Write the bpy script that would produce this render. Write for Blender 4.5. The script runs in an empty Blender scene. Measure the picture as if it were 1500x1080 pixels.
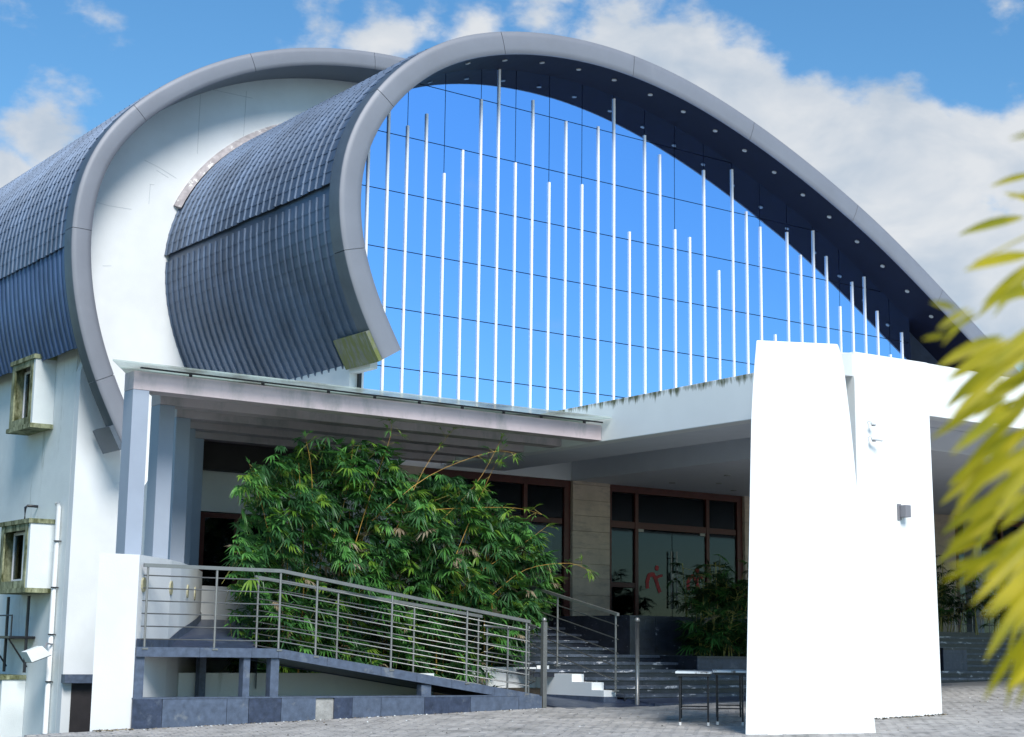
import bpy, bmesh, math, random
from mathutils import Vector, Matrix
random.seed(7)
R = math.radians
SC = bpy.context.scene
COL = SC.collection

# ------------------------------------------------------------------ camera
# world axes: X runs along the glass front, Y into the building, Z up; the lens is the origin
cam_d = bpy.data.cameras.new('camera'); cam = bpy.data.objects.new('camera', cam_d); COL.objects.link(cam)
RIGHT = Vector((0.80604348, -0.59172152, 0.012631)); DOWN = Vector((0.1111363, 0.13035928, -0.98521834)); FWD = Vector((0.58132833, 0.79553259, 0.17083699))
mw = Matrix.Identity(4)
for r_ in range(3):
    mw[r_][0] = RIGHT[r_]; mw[r_][1] = -DOWN[r_]; mw[r_][2] = -FWD[r_]
cam.matrix_world = mw
cam_d.sensor_width = 36; cam_d.lens = 57.12; cam_d.clip_start = 0.05; cam_d.clip_end = 4000
cam_d.dof.use_dof = True; cam_d.dof.focus_distance = 25; cam_d.dof.aperture_fstop = 4.2
SC.camera = cam

# ------------------------------------------------------------------ light
SUN_DIR = Vector((-0.20, -0.70, 0.69)).normalized()      # towards the sun
SUN_EL = math.asin(SUN_DIR.z); SUN_ROT = math.atan2(SUN_DIR.x, SUN_DIR.y)
w = bpy.data.worlds.new('World'); SC.world = w; w.use_nodes = True
nt = w.node_tree; nt.nodes.clear(); N = nt.nodes.new; Lk = nt.links.new
SKY_STRENGTH = 0.10
bg = N('ShaderNodeBackground'); bg.inputs[1].default_value = SKY_STRENGTH
out = N('ShaderNodeOutputWorld'); Lk(bg.outputs[0], out.inputs[0])
sky = N('ShaderNodeTexSky'); sky.sky_type = 'NISHITA'; sky.sun_disc = False
sky.sun_elevation = SUN_EL; sky.sun_rotation = SUN_ROT; sky.air_density = 1.0; sky.dust_density = 0.3; sky.ozone_density = 2.0
tc = N('ShaderNodeTexCoord')
def wmath(op, a, b=None, c=None, clamp=False):
    n = N('ShaderNodeMath'); n.operation = op; n.use_clamp = clamp
    for i, v in enumerate((a, b, c)):
        if v is None: continue
        if isinstance(v, (int, float)): n.inputs[i].default_value = v
        else: Lk(v, n.inputs[i])
    return n.outputs[0]
def wnoise(scale, detail, rough, vec, dist=0.0):
    n = N('ShaderNodeTexNoise'); n.inputs['Scale'].default_value = scale; n.inputs['Detail'].default_value = detail
    n.inputs['Roughness'].default_value = rough; n.inputs['Distortion'].default_value = dist; Lk(vec, n.inputs['Vector']); return n
dirv = tc.outputs['Generated']
mp = N('ShaderNodeMapping'); mp.inputs['Scale'].default_value = (1, 1, 1.7); Lk(dirv, mp.inputs['Vector'])
n1 = wnoise(7.0, 8, 0.56, mp.outputs[0]); n2 = wnoise(26.0, 6, 0.6, mp.outputs[0])
# cumulus heaps (direction, radius, weight) as they stand round the building, and a light scatter elsewhere
heaps = [((0.505,0.78,0.375),0.05,.6),((0.56,0.74,0.375),0.055,.8),((0.60,0.71,0.376),0.05,.8),((0.325,0.90,0.285),0.045,.7),((0.316,0.903,0.291),0.052,1.0),((0.300,0.905,0.27),0.05,.9),((0.483,0.798,0.36),0.05,0.9),((0.453,0.811,0.372),0.05,0.6),((0.531,0.766,0.362),0.06,0.75),
         ((0.597,0.717,0.357),0.065,0.95),((0.625,0.695,0.345),0.06,1.05),((0.655,0.675,0.33),0.05,1.0),((0.690,0.655,0.305),0.05,1.0),
         ((0.717,0.640,0.275),0.07,1.15),((0.742,0.612,0.295),0.06,1.1),((0.762,0.585,0.290),0.06,1.1),((0.79,0.555,0.285),0.08,1.1),
         ((0.75,0.61,0.25),0.09,1.0),((0.79,0.57,0.22),0.10,1.0),((0.755,0.552,0.372),0.035,0.8),((0.70,0.66,0.25),0.07,1.0)]
acc = None
for d_, rad, wt in heaps:
    vm = N('ShaderNodeVectorMath'); vm.operation = 'DISTANCE'; Lk(dirv, vm.inputs[0]); vm.inputs[1].default_value = Vector(d_).normalized()
    f_ = wmath('MULTIPLY', wmath('SUBTRACT', 1.0, wmath('DIVIDE', vm.outputs['Value'], rad), clamp=True), wt)
    acc = f_ if acc is None else wmath('MAXIMUM', acc, f_)
base_cover = wmath('MULTIPLY', acc, 1.25)
nn = wmath('ADD', wmath('MULTIPLY', wmath('SUBTRACT', n1.outputs[0], 0.5), 2.6), wmath('MULTIPLY', wmath('SUBTRACT', n2.outputs[0], 0.5), 0.8))
mask = wmath('ADD', base_cover, nn)
mr = N('ShaderNodeMapRange'); mr.interpolation_type = 'SMOOTHSTEP'; Lk(mask, mr.inputs[0]); mr.inputs[1].default_value = 0.36; mr.inputs[2].default_value = 0.78
mr.inputs[3].default_value = 0.0; mr.inputs[4].default_value = 0.93
n3 = wnoise(11.0, 5, 0.55, mp.outputs[0], 0.3)
cr = N('ShaderNodeValToRGB'); Lk(n3.outputs[0], cr.inputs[0])
k_ = 1.0 / SKY_STRENGTH
cr.color_ramp.elements[0].position = 0.36; cr.color_ramp.elements[0].color = (0.31, 0.355, 0.41, 1)
cr.color_ramp.elements[1].position = 0.62; cr.color_ramp.elements[1].color = (0.47, 0.48, 0.49, 1)
sc_ = N('ShaderNodeVectorMath'); sc_.operation = 'SCALE'; Lk(cr.outputs[0], sc_.inputs[0]); sc_.inputs['Scale'].default_value = k_
hs = N('ShaderNodeHueSaturation'); hs.inputs['Saturation'].default_value = 1.22; hs.inputs['Value'].default_value = 1.0; Lk(sky.outputs[0], hs.inputs['Color'])
mx = N('ShaderNodeMixRGB'); tn = N('ShaderNodeMixRGB'); tn.blend_type = 'MULTIPLY'; tn.inputs[0].default_value = 1; tn.inputs[2].default_value = (.82, .98, .98, 1); Lk(hs.outputs[0], tn.inputs[1]); Lk(mr.outputs[0], mx.inputs[0]); Lk(tn.outputs[0], mx.inputs[1]); Lk(sc_.outputs[0], mx.inputs[2])
Lk(mx.outputs[0], bg.inputs[0])
sd = bpy.data.lights.new('sun', 'SUN'); sd.energy = 2.8; sd.angle = R(24); sd.color = (1.0, 0.965, 0.91)
sun = bpy.data.objects.new('sun', sd); COL.objects.link(sun); sun.rotation_euler = (-SUN_DIR).to_track_quat('-Z', 'Y').to_euler(); sun.location = (0, -20, 60)
SC.view_settings.view_transform = 'Standard'; SC.view_settings.look = 'None'; SC.view_settings.exposure = 0.75; SC.view_settings.gamma = 1
SC.view_settings.use_curve_mapping = False
SC.cycles.max_bounces = 8; SC.cycles.sample_clamp_indirect = 6.0

# ------------------------------------------------------------------ materials
def mat(name, color, rough=0.6, metal=0.0, var=0.0, vscale=3.0, bump=0.0, bscale=30.0, spec=0.5, stain=None, coord='Object', coat=0.0):
    m = bpy.data.materials.new(name); m.use_nodes = True; t = m.node_tree; b = t.nodes['Principled BSDF']
    b.inputs['Base Color'].default_value = (*color, 1); b.inputs['Roughness'].default_value = rough; b.inputs['Metallic'].default_value = metal
    b.inputs['Specular IOR Level'].default_value = spec; b.inputs['Coat Weight'].default_value = coat
    c = t.nodes.new('ShaderNodeNewGeometry').outputs['Position'] if coord == 'World' else t.nodes.new('ShaderNodeTexCoord').outputs[coord]
    src = None
    if var > 0:
        n = t.nodes.new('ShaderNodeTexNoise'); n.inputs['Scale'].default_value = vscale; n.inputs['Detail'].default_value = 6; n.inputs['Roughness'].default_value = .6; t.links.new(c, n.inputs['Vector'])
        r = t.nodes.new('ShaderNodeValToRGB'); t.links.new(n.outputs[0], r.inputs[0])
        r.color_ramp.elements[0].position = .3; r.color_ramp.elements[1].position = .7
        r.color_ramp.elements[0].color = (*[max(0, x*(1-var)) for x in color], 1); r.color_ramp.elements[1].color = (*[min(1, x*(1+var)) for x in color], 1)
        src = r.outputs[0]
    if stain:
        scol, lo, hi, ssc = stain[:4]; ani = stain[4] if len(stain) > 4 else (1, 1, 1)
        mpn = t.nodes.new('ShaderNodeMapping'); mpn.inputs['Scale'].default_value = ani; t.links.new(c, mpn.inputs['Vector'])
        n = t.nodes.new('ShaderNodeTexNoise'); n.inputs['Scale'].default_value = ssc; n.inputs['Detail'].default_value = 9; n.inputs['Roughness'].default_value = .7; t.links.new(mpn.outputs[0], n.inputs['Vector'])
        mrn = t.nodes.new('ShaderNodeMapRange'); mrn.inputs[1].default_value = lo; mrn.inputs[2].default_value = hi; t.links.new(n.outputs[0], mrn.inputs[0])
        mi = t.nodes.new('ShaderNodeMixRGB'); t.links.new(mrn.outputs[0], mi.inputs[0])
        if src: t.links.new(src, mi.inputs[1])
        else: mi.inputs[1].default_value = (*color, 1)
        mi.inputs[2].default_value = (*scol, 1); src = mi.outputs[0]
    if src: t.links.new(src, b.inputs['Base Color'])
    if bump > 0:
        n = t.nodes.new('ShaderNodeTexNoise'); n.inputs['Scale'].default_value = bscale; n.inputs['Detail'].default_value = 5; t.links.new(c, n.inputs['Vector'])
        bm_ = t.nodes.new('ShaderNodeBump'); bm_.inputs['Strength'].default_value = bump; bm_.inputs['Distance'].default_value = .02; t.links.new(n.outputs[0], bm_.inputs['Height']); t.links.new(bm_.outputs[0], b.inputs['Normal'])
    return m
W = 'World'
M = {}
M['white'] = mat('white_render', (.68, .70, .71), .75, var=.05, vscale=1.2, bump=.12, bscale=40, coord=W, stain=((.42, .45, .42), .66, .86, .9, (1, 1, .25)))
M['white_clean'] = mat('white_fascia_paint', (.82, .84, .835), .7, var=.02, vscale=.9, bump=.08, bscale=30, coord=W)
M['white_dirty'] = mat('weathered_white_render', (.68, .72, .72), .8, var=.06, vscale=1.5, bump=.2, bscale=35, coord=W, stain=((.16, .18, .13), .60, .80, 1.6, (1, 1, .18)))
M['moss'] = mat('mossy_render', (.30, .32, .20), .9, var=.35, vscale=5, bump=.5, bscale=40, coord=W, stain=((.05, .06, .015), .42, .62, 5, (1, 1, .4)))
M['roof'] = mat('slate_blue_sheet_metal', (.090, .128, .195), .42, metal=.40, var=.30, vscale=.9, coord=W, bump=.05, bscale=12, stain=((.22, .25, .31), .60, .85, 2.2, (1, 1, .35)))
M['roof2'] = mat('blue_corrugated_sheet', (.055, .105, .22), .42, metal=.3, var=.25, vscale=1.1, coord=W, bump=.05, stain=((.14, .20, .30), .58, .8, 2.5, (1, 1, .2)))
M['fascia'] = mat('grey_aluminium_composite', (.20, .212, .245), .55, metal=.2, var=.06, vscale=1.1, coord=W, stain=((.24, .25, .28), .6, .85, 1.8, (1, 1, .5)))
M['fascia_side'] = mat('dark_grey_flashing', (.10, .125, .155), .45, metal=.3, var=.12, coord=W)
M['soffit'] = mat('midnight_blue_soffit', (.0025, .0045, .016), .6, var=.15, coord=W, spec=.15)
M['fin'] = mat('white_aluminium_fin', (.80, .80, .82), .35, coord=W)
M['joint'] = mat('dark_glazing_joint', (.006, .01, .04), .5)
M['granite'] = mat('dark_granite', (.035, .048, .085), .35, var=.35, vscale=14, bump=.06, bscale=60, coord=W, stain=((.11, .13, .17), .55, .75, 5))
M['granite2'] = mat('blue_grey_granite', (.075, .10, .15), .5, var=.3, vscale=10, bump=.1, bscale=60, coord=W, stain=((.18, .20, .22), .58, .74, 4))
M['steel'] = mat('brushed_stainless_steel', (.27, .27, .26), .42, metal=.7, var=.1, vscale=8, coord=W)
M['beam'] = mat('pinkish_grey_beam_paint', (.52, .44, .45), .55, var=.1, vscale=1.5, coord=W, stain=((.24, .25, .24), .5, .75, 1.6, (1, 1, .4)))
M['column'] = mat('blue_grey_column_paint', (.30, .345, .42), .55, var=.06, vscale=1.2, coord=W, stain=((.20, .22, .27), .62, .85, 1.5, (1, 1, .3)))
M['trav'] = mat('travertine', (.58, .48, .385), .55, var=.14, vscale=3, coord=W, bump=.15, bscale=30, stain=((.38, .32, .27), .5, .72, 2.4, (1, 1, 4)))
M['wood'] = mat('red_brown_frame', (.085, .018, .013), .4, var=.25, vscale=6, coord=W)
M['black'] = mat('black_painted_metal', (.012, .013, .017), .4)
M['darkvoid'] = mat('near_black_fill', (.022, .018, .020), .7, var=.3, coord=W)  # near-black colour that stands for the shade inside doorways, not a lining
M['tabletop'] = mat('pale_laminate', (.62, .68, .72), .3, var=.06, vscale=8, coord=W, stain=((.12, .11, .11), .56, .60, 3))
M['whitecap'] = mat('white_rubber', (.7, .7, .68), .6)
M['ceil'] = mat('grey_ceiling_paint', (.70, .73, .77), .7, var=.03, coord=W)
M['cane'] = mat('orange_bamboo_cane', (.42, .24, .045), .5, var=.35, vscale=7, coord=W)
M['twig'] = mat('thin_yellow_twig', (.34, .30, .08), .6, var=.3, coord=W)
M['soil'] = mat('dark_leaf_litter', (.03, .025, .018), .95, var=.5, vscale=9, bump=.6, bscale=20, coord=W)
def edge_stained(name, z0, z1):     # mould and drip marks hanging from the weathered top edge
    m = mat(name, (.80, .82, .81), .75, var=.03, vscale=1, coord='World'); t = m.node_tree; b = t.nodes['Principled BSDF']; src = b.inputs['Base Color'].links[0].from_socket
    g = t.nodes.new('ShaderNodeNewGeometry'); sp = t.nodes.new('ShaderNodeSeparateXYZ'); t.links.new(g.outputs['Position'], sp.inputs[0])
    r1 = t.nodes.new('ShaderNodeMapRange'); r1.inputs[1].default_value = z0; r1.inputs[2].default_value = z1; t.links.new(sp.outputs['Z'], r1.inputs[0])
    mp_ = t.nodes.new('ShaderNodeMapping'); mp_.inputs['Scale'].default_value = (1, 1, .15); t.links.new(g.outputs['Position'], mp_.inputs[0])
    n = t.nodes.new('ShaderNodeTexNoise'); n.inputs['Scale'].default_value = 9; n.inputs['Detail'].default_value = 8; n.inputs['Roughness'].default_value = .7; t.links.new(mp_.outputs[0], n.inputs[0])
    ad = t.nodes.new('ShaderNodeMath'); ad.operation = 'MULTIPLY_ADD'; ad.inputs[1].default_value = .34; t.links.new(r1.outputs[0], ad.inputs[0]); t.links.new(n.outputs[0], ad.inputs[2])
    r2 = t.nodes.new('ShaderNodeMapRange'); r2.inputs[1].default_value = .72; r2.inputs[2].default_value = .90; t.links.new(ad.outputs[0], r2.inputs[0])
    mi = t.nodes.new('ShaderNodeMixRGB'); t.links.new(r2.outputs[0], mi.inputs[0]); t.links.new(src, mi.inputs[1]); mi.inputs[2].default_value = (.12, .13, .07, 1); t.links.new(mi.outputs[0], b.inputs['Base Color']); return m
M['edge'] = edge_stained('white_render_with_mouldy_edge', 4.12, 4.32)
M['marble'] = mat('black_marble', (.020, .024, .036), .3, var=.4, vscale=6, coord=W, stain=((.30, .31, .34), .62, .65, 4.5, (1, 1, 2)))
M['grey_plastic'] = mat('grey_lamp_casing', (.20, .20, .22), .5)
M['lamp_glass'] = mat('frosted_lamp_lens', (.30, .30, .28), .4)
M['red'] = mat('red_vinyl', (.42, .008, .015), .5)
M['curtain'] = mat('pale_curtain', (.42, .42, .42), .8, var=.2, vscale=4, coord=W)
def leaf_mat(name, c1, c2, tr=.25, rough=.42, sc=2.0):
    m = bpy.data.materials.new(name); m.use_nodes = True; t = m.node_tree; b = t.nodes['Principled BSDF']; o = t.nodes['Material Output']
    c = t.nodes.new('ShaderNodeNewGeometry').outputs['Position']
    n = t.nodes.new('ShaderNodeTexNoise'); n.inputs['Scale'].default_value = sc; n.inputs['Detail'].default_value = 4; t.links.new(c, n.inputs['Vector'])
    r = t.nodes.new('ShaderNodeValToRGB'); t.links.new(n.outputs[0], r.inputs[0]); r.color_ramp.elements[0].position = .35; r.color_ramp.elements[1].position = .65
    r.color_ramp.elements[0].color = (*c1, 1); r.color_ramp.elements[1].color = (*c2, 1); t.links.new(r.outputs[0], b.inputs['Base Color'])
    b.inputs['Roughness'].default_value = rough; b.inputs['Specular IOR Level'].default_value = .45
    tl = t.nodes.new('ShaderNodeBsdfTranslucent'); t.links.new(r.outputs[0], tl.inputs[0])
    ms = t.nodes.new('ShaderNodeMixShader'); ms.inputs[0].default_value = tr; t.links.new(b.outputs[0], ms.inputs[1]); t.links.new(tl.outputs[0], ms.inputs[2]); t.links.new(ms.outputs[0], o.inputs[0])
    return m
M['leaf_a'] = leaf_mat('deep_green_leaf', (.022, .08, .026), (.06, .17, .055))
M['leaf_b'] = leaf_mat('mid_green_leaf', (.06, .20, .04), (.12, .31, .07))
M['leaf_c'] = leaf_mat('young_yellow_green_leaf', (.12, .26, .03), (.22, .36, .05), .35)
M['leaf_d'] = leaf_mat('dry_leaf', (.20, .15, .09), (.30, .26, .18), .2, .7)
M['palm'] = leaf_mat('dark_palm_leaf', (.012, .045, .012), (.035, .10, .02))
M['front_leaf'] = leaf_mat('olive_yellow_leaf', (.30, .29, .004), (.52, .43, .006), .48, .5, 9)
def glass_blue():
    m = bpy.data.materials.new('blue_mirror_glass'); m.use_nodes = True; t = m.node_tree; b = t.nodes['Principled BSDF']
    b.inputs['Base Color'].default_value = (.44, .655, 1.0, 1); b.inputs['Metallic'].default_value = 1.0; b.inputs['Roughness'].default_value = .035
    n = t.nodes.new('ShaderNodeTexNoise'); n.inputs['Scale'].default_value = .5; n.inputs['Detail'].default_value = 1
    t.links.new(t.nodes.new('ShaderNodeNewGeometry').outputs['Position'], n.inputs['Vector'])
    bp = t.nodes.new('ShaderNodeBump'); bp.inputs['Strength'].default_value = .03; bp.inputs['Distance'].default_value = .1; t.links.new(n.outputs[0], bp.inputs['Height']); t.links.new(bp.outputs[0], b.inputs['Normal'])
    return m
M['glass'] = glass_blue()
def clear_glass(name, tint, dens, rough=.03):
    m = bpy.data.materials.new(name); m.use_nodes = True; t = m.node_tree; o = t.nodes['Material Output']; t.nodes.remove(t.nodes['Principled BSDF'])
    tr = t.nodes.new('ShaderNodeBsdfTransparent'); tr.inputs[0].default_value = (*tint, 1)
    gl = t.nodes.new('ShaderNodeBsdfGlossy'); gl.inputs['Roughness'].default_value = rough; gl.inputs['Color'].default_value = (.9, .95, 1, 1)
    fr = t.nodes.new('ShaderNodeFresnel'); fr.inputs[0].default_value = 1.22
    ad = t.nodes.new('ShaderNodeMath'); ad.operation = 'ADD'; ad.inputs[1].default_value = dens; t.links.new(fr.outputs[0], ad.inputs[0])
    ms = t.nodes.new('ShaderNodeMixShader'); t.links.new(ad.outputs[0], ms.inputs[0]); t.links.new(tr.outputs[0], ms.inputs[1]); t.links.new(gl.outputs[0], ms.inputs[2]); t.links.new(ms.outputs[0], o.inputs[0])
    return m
M['door_glass'] = clear_glass('tinted_entrance_glass', (.42, .52, .56), .015)
M['win_glass'] = clear_glass('small_window_glass', (.45, .55, .58), .08)
def frosted(nm, trl, tpr):
    m = bpy.data.materials.new(nm); m.use_nodes = True; t = m.node_tree; b = t.nodes['Principled BSDF']; o = t.nodes['Material Output']
    b.inputs['Base Color'].default_value = (.62, .72, .66, 1); b.inputs['Roughness'].default_value = .25
    n = t.nodes.new('ShaderNodeTexNoise'); n.inputs['Scale'].default_value = 1.5; n.inputs['Detail'].default_value = 6; t.links.new(t.nodes.new('ShaderNodeNewGeometry').outputs['Position'], n.inputs['Vector'])
    r = t.nodes.new('ShaderNodeValToRGB'); r.color_ramp.elements[0].color = (.34, .36, .30, 1); r.color_ramp.elements[1].color = (.66, .76, .70, 1); r.color_ramp.elements[0].position = .35; r.color_ramp.elements[1].position = .55
    t.links.new(n.outputs[0], r.inputs[0]); t.links.new(r.outputs[0], b.inputs['Base Color'])
    tl = t.nodes.new('ShaderNodeBsdfTranslucent'); t.links.new(r.outputs[0], tl.inputs[0])
    ms = t.nodes.new('ShaderNodeMixShader'); ms.inputs[0].default_value = trl; t.links.new(b.outputs[0], ms.inputs[1]); t.links.new(tl.outputs[0], ms.inputs[2])
    tp = t.nodes.new('ShaderNodeBsdfTransparent'); m2 = t.nodes.new('ShaderNodeMixShader'); m2.inputs[0].default_value = tpr; t.links.new(ms.outputs[0], m2.inputs[1]); t.links.new(tp.outputs[0], m2.inputs[2]); t.links.new(m2.outputs[0], o.inputs[0])
    return m
M['frost'] = frosted('frosted_green_glass', .5, .42); M['frost_shade'] = frosted('dirty_shading_glass', .25, .03)  # rear glass made denser to shade inner beams, front strip clearer to light its beam
def paving():
    m = mat('grey_block_paving', (.29, .28, .27), .85, var=.22, vscale=.8, coord=W, bump=.3, bscale=60)
    return m
M['paving'] = paving()
M['paver'] = mat('paver_concrete', (.34, .325, .31), .85, var=.28, vscale=3.5, coord=W, bump=.3, bscale=70, stain=((.12, .12, .11), .52, .75, 1.1))
def step_mat():        # black stone with chalky scuffs and pale veins
    m = mat('scuffed_black_stone', (.065, .08, .11), .4, var=.5, vscale=5, coord=W, stain=((.50, .51, .55), .575, .61, 3.6, (1, 1, 3)))
    return m
M['step'] = step_mat()

# ------------------------------------------------------------------ mesh helpers
class MB:
    def __init__(s): s.v = []; s.f = []; s.m = []; s.mi = 0
    def quad(s, a, b, c, d): i = len(s.v); s.v += [tuple(a), tuple(b), tuple(c), tuple(d)]; s.f.append((i, i+1, i+2, i+3)); s.m.append(s.mi)
    def tri(s, a, b, c): i = len(s.v); s.v += [tuple(a), tuple(b), tuple(c)]; s.f.append((i, i+1, i+2)); s.m.append(s.mi)
    def poly(s, pts): i = len(s.v); s.v += [tuple(p) for p in pts]; s.f.append(tuple(range(i, i+len(pts)))); s.m.append(s.mi)
    def box(s, x0, x1, y0, y1, z0, z1):
        i = len(s.v); s.v += [(x0,y0,z0),(x1,y0,z0),(x1,y1,z0),(x0,y1,z0),(x0,y0,z1),(x1,y0,z1),(x1,y1,z1),(x0,y1,z1)]
        for q in ((0,3,2,1),(4,5,6,7),(0,1,5,4),(1,2,6,5),(2,3,7,6),(3,0,4,7)): s.f.append(tuple(i+k for k in q)); s.m.append(s.mi)
    def hexa(s, p):     # 8 points: bottom 4 counter-clockwise, top 4
        i = len(s.v); s.v += [tuple(q) for q in p]
        for q in ((0,3,2,1),(4,5,6,7),(0,1,5,4),(1,2,6,5),(2,3,7,6),(3,0,4,7)): s.f.append(tuple(i+k for k in q)); s.m.append(s.mi)
    def prism_z(s, pts, z0, z1):   # plan polygon counter-clockwise
        n = len(pts); i = len(s.v); s.v += [(x, y, z0) for x, y in pts] + [(x, y, z1) for x, y in pts]
        s.f.append(tuple(i+n-1-k for k in range(n))); s.f.append(tuple(i+n+k for k in range(n))); s.m += [s.mi]*2
        for k in range(n): s.f.append((i+k, i+(k+1) % n, i+n+(k+1) % n, i+n+k)); s.m.append(s.mi)
    def prism_y(s, pts, y0, y1):   # XZ polygon, any winding
        n = len(pts); i = len(s.v); s.v += [(x, y0, z) for x, z in pts] + [(x, y1, z) for x, z in pts]
        s.f.append(tuple(i+k for k in range(n))); s.f.append(tuple(i+2*n-1-k for k in range(n))); s.m += [s.mi]*2
        for k in range(n): s.f.append((i+(k+1) % n, i+k, i+n+k, i+n+(k+1) % n)); s.m.append(s.mi)
    def tube(s, pts, r, n=8, r1=None):
        pts = [Vector(p) for p in pts]; i = len(s.v); m = len(pts)
        for k, p in enumerate(pts):
            d = (pts[min(k+1, m-1)] - pts[max(k-1, 0)]).normalized()
            u = d.cross(Vector((0, 0, 1)));
            if u.length < .05: u = d.cross(Vector((1, 0, 0)))
            u.normalize(); v = d.cross(u); rr = r if r1 is None else r + (r1-r)*k/(m-1)
            for j in range(n):
                a = 2*math.pi*j/n; s.v.append(tuple(p + u*math.cos(a)*rr + v*math.sin(a)*rr))
        for k in range(m-1):
            for j in range(n): s.f.append((i+k*n+j, i+k*n+(j+1) % n, i+(k+1)*n+(j+1) % n, i+(k+1)*n+j)); s.m.append(s.mi)
        s.f.append(tuple(i+j for j in range(n))); s.f.append(tuple(i+(m-1)*n+n-1-j for j in range(n))); s.m += [s.mi]*2
    def ball(s, c, r, n=10):
        i = len(s.v); c = Vector(c); rows = 6
        for a in range(rows+1):
            th = math.pi*a/rows
            for j in range(n): ph = 2*math.pi*j/n; s.v.append((c.x+r*math.sin(th)*math.cos(ph), c.y+r*math.sin(th)*math.sin(ph), c.z+r*math.cos(th)))
        for a in range(rows):
            for j in range(n): s.f.append((i+a*n+j, i+(a+1)*n+j, i+(a+1)*n+(j+1) % n, i+a*n+(j+1) % n)); s.m.append(s.mi)
def link(name, mesh, parent=None, kind=None, label=None, cat=None, group=None):
    o = bpy.data.objects.new(name, mesh); COL.objects.link(o)
    if parent: o.parent = parent; o.matrix_parent_inverse = Matrix.Translation(-ABS[parent.name]); ABS[o.name] = ABS[parent.name] if False else Vector((0, 0, 0))
    else: ABS[o.name] = Vector((0, 0, 0))
    for k, v in (('kind', kind), ('label', label), ('category', cat), ('group', group)):
        if v: o[k] = v
    return o
ABS = {}
def ob(name, mb, mt, parent=None, bevel=0, smooth=False, **kw):
    me = bpy.data.meshes.new(name); me.from_pydata(mb.v, [], mb.f)
    for x in (mt if isinstance(mt, (list, tuple)) else [mt]): me.materials.append(M[x] if isinstance(x, str) else x)
    if any(mb.m): me.polygons.foreach_set('material_index', mb.m)
    if smooth: me.polygons.foreach_set('use_smooth', [True]*len(me.polygons))
    me.update()
    if bevel:
        bm = bmesh.new(); bm.from_mesh(me); bmesh.ops.remove_doubles(bm, verts=bm.verts, dist=1e-5)
        bmesh.ops.bevel(bm, geom=[e for e in bm.edges if len(e.link_faces) == 2 and e.calc_face_angle(0) > .5], offset=bevel, segments=2, affect='EDGES', profile=.6)
        bm.normal_update(); bm.to_mesh(me); bm.free()
    return link(name, me, parent, **kw)
def thing(name, loc, label, cat, group=None):
    o = bpy.data.objects.new(name, None); COL.objects.link(o); o.location = loc; o.empty_display_size = .3; ABS[o.name] = Vector(loc)
    o['label'] = label; o['category'] = cat
    if group: o['group'] = group
    return o
def bx(name, x0, x1, y0, y1, z0, z1, mt, parent=None, bevel=0, **kw):
    b = MB(); b.box(x0, x1, y0, y1, z0, z1); return ob(name, b, mt, parent, bevel, **kw)
def copy_tree(src, off, **props):
    """a thing, its parts and their sub-parts, moved by off"""
    c = src.copy(); COL.objects.link(c); c.location = src.location + Vector(off); ABS[c.name] = ABS[src.name] + Vector(off)
    for k, v in props.items(): c[k] = v
    for ch in list(src.children):
        d = ch.copy(); COL.objects.link(d); d.parent = c
        for g in list(ch.children): e = g.copy(); COL.objects.link(e); e.parent = d
    return c
def catmull(P, ds=.3):
    P = [Vector((a, b)) for a, b in P]; out_ = []
    for i in range(len(P)-1):
        p0 = P[max(i-1, 0)]; p1 = P[i]; p2 = P[i+1]; p3 = P[min(i+2, len(P)-1)]
        for k in range(8):
            t = k/8; out_.append(.5*((2*p1)+(p2-p0)*t+(2*p0-5*p1+4*p2-p3)*t*t+(3*p1-p0-3*p2+p3)*t**3))
    out_.append(P[-1]); return Curve(out_)
class Curve:
    def __init__(s, P):
        s.P = P; s.d = [0]
        for a, b in zip(P, P[1:]): s.d.append(s.d[-1]+(b-a).length)
        s.L = s.d[-1]
    def at(s, t):
        t = max(0, min(s.L-1e-6, t)); lo, hi = 0, len(s.d)-1
        while hi-lo > 1:
            m = (lo+hi)//2
            if s.d[m] <= t: lo = m
            else: hi = m
        f = (t-s.d[lo])/max(1e-9, s.d[hi]-s.d[lo]); return s.P[lo].lerp(s.P[hi], f)
    def tan(s, t): return (s.at(t+.08)-s.at(t-.08)).normalized()
    def nrm(s, t): a = s.tan(t); return Vector((-a.y, a.x))     # outward (away from the inside)
    def near(s, q):
        return min(range(0, int(s.L*20)), key=lambda i: (s.at(i/20)-Vector(q)).length)/20

# ------------------------------------------------------------------ roof profiles (X, Z), from the lower left lip over the crown to the right foot
IO = [[15.928,5.401],[15.629,5.917],[15.356,6.447],[15.132,6.999],[14.97,7.573],[14.884,8.162],[14.882,8.758],[14.976,9.346],[15.17,9.909],[15.452,10.433],[15.805,10.913],[16.216,11.344],[16.676,11.723],[17.178,12.044],[17.713,12.306],[18.272,12.514],[18.846,12.675],[19.43,12.797],[20.019,12.884],[20.613,12.938],[21.209,12.961],[21.805,12.952],[22.4,12.913],[22.992,12.845],[23.581,12.752],[24.165,12.633],[24.745,12.492],[25.319,12.331],[25.889,12.155],[26.454,11.965],[27.015,11.762],[27.571,11.547],[28.123,11.322],[28.671,11.087],[29.215,10.843],[29.754,10.588],[30.287,10.321],[30.813,10.041],[31.334,9.751],[31.851,9.454],[32.365,9.152],[32.877,8.846],[33.389,8.539],[33.9,8.233],[34.413,7.928],[34.925,7.623],[35.436,7.316],[35.945,7.006],[36.453,6.694],[36.96,6.379],[37.464,6.06],[37.965,5.737],[38.462,5.409],[38.958,5.077],[39.451,4.742],[39.943,4.405],[40.433,4.066],[40.922,3.723],[41.407,3.377],[41.891,3.029],[42.374,2.679],[42.856,2.328],[43.338,1.976],[43.819,1.625],[44.301,1.274]]
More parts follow.
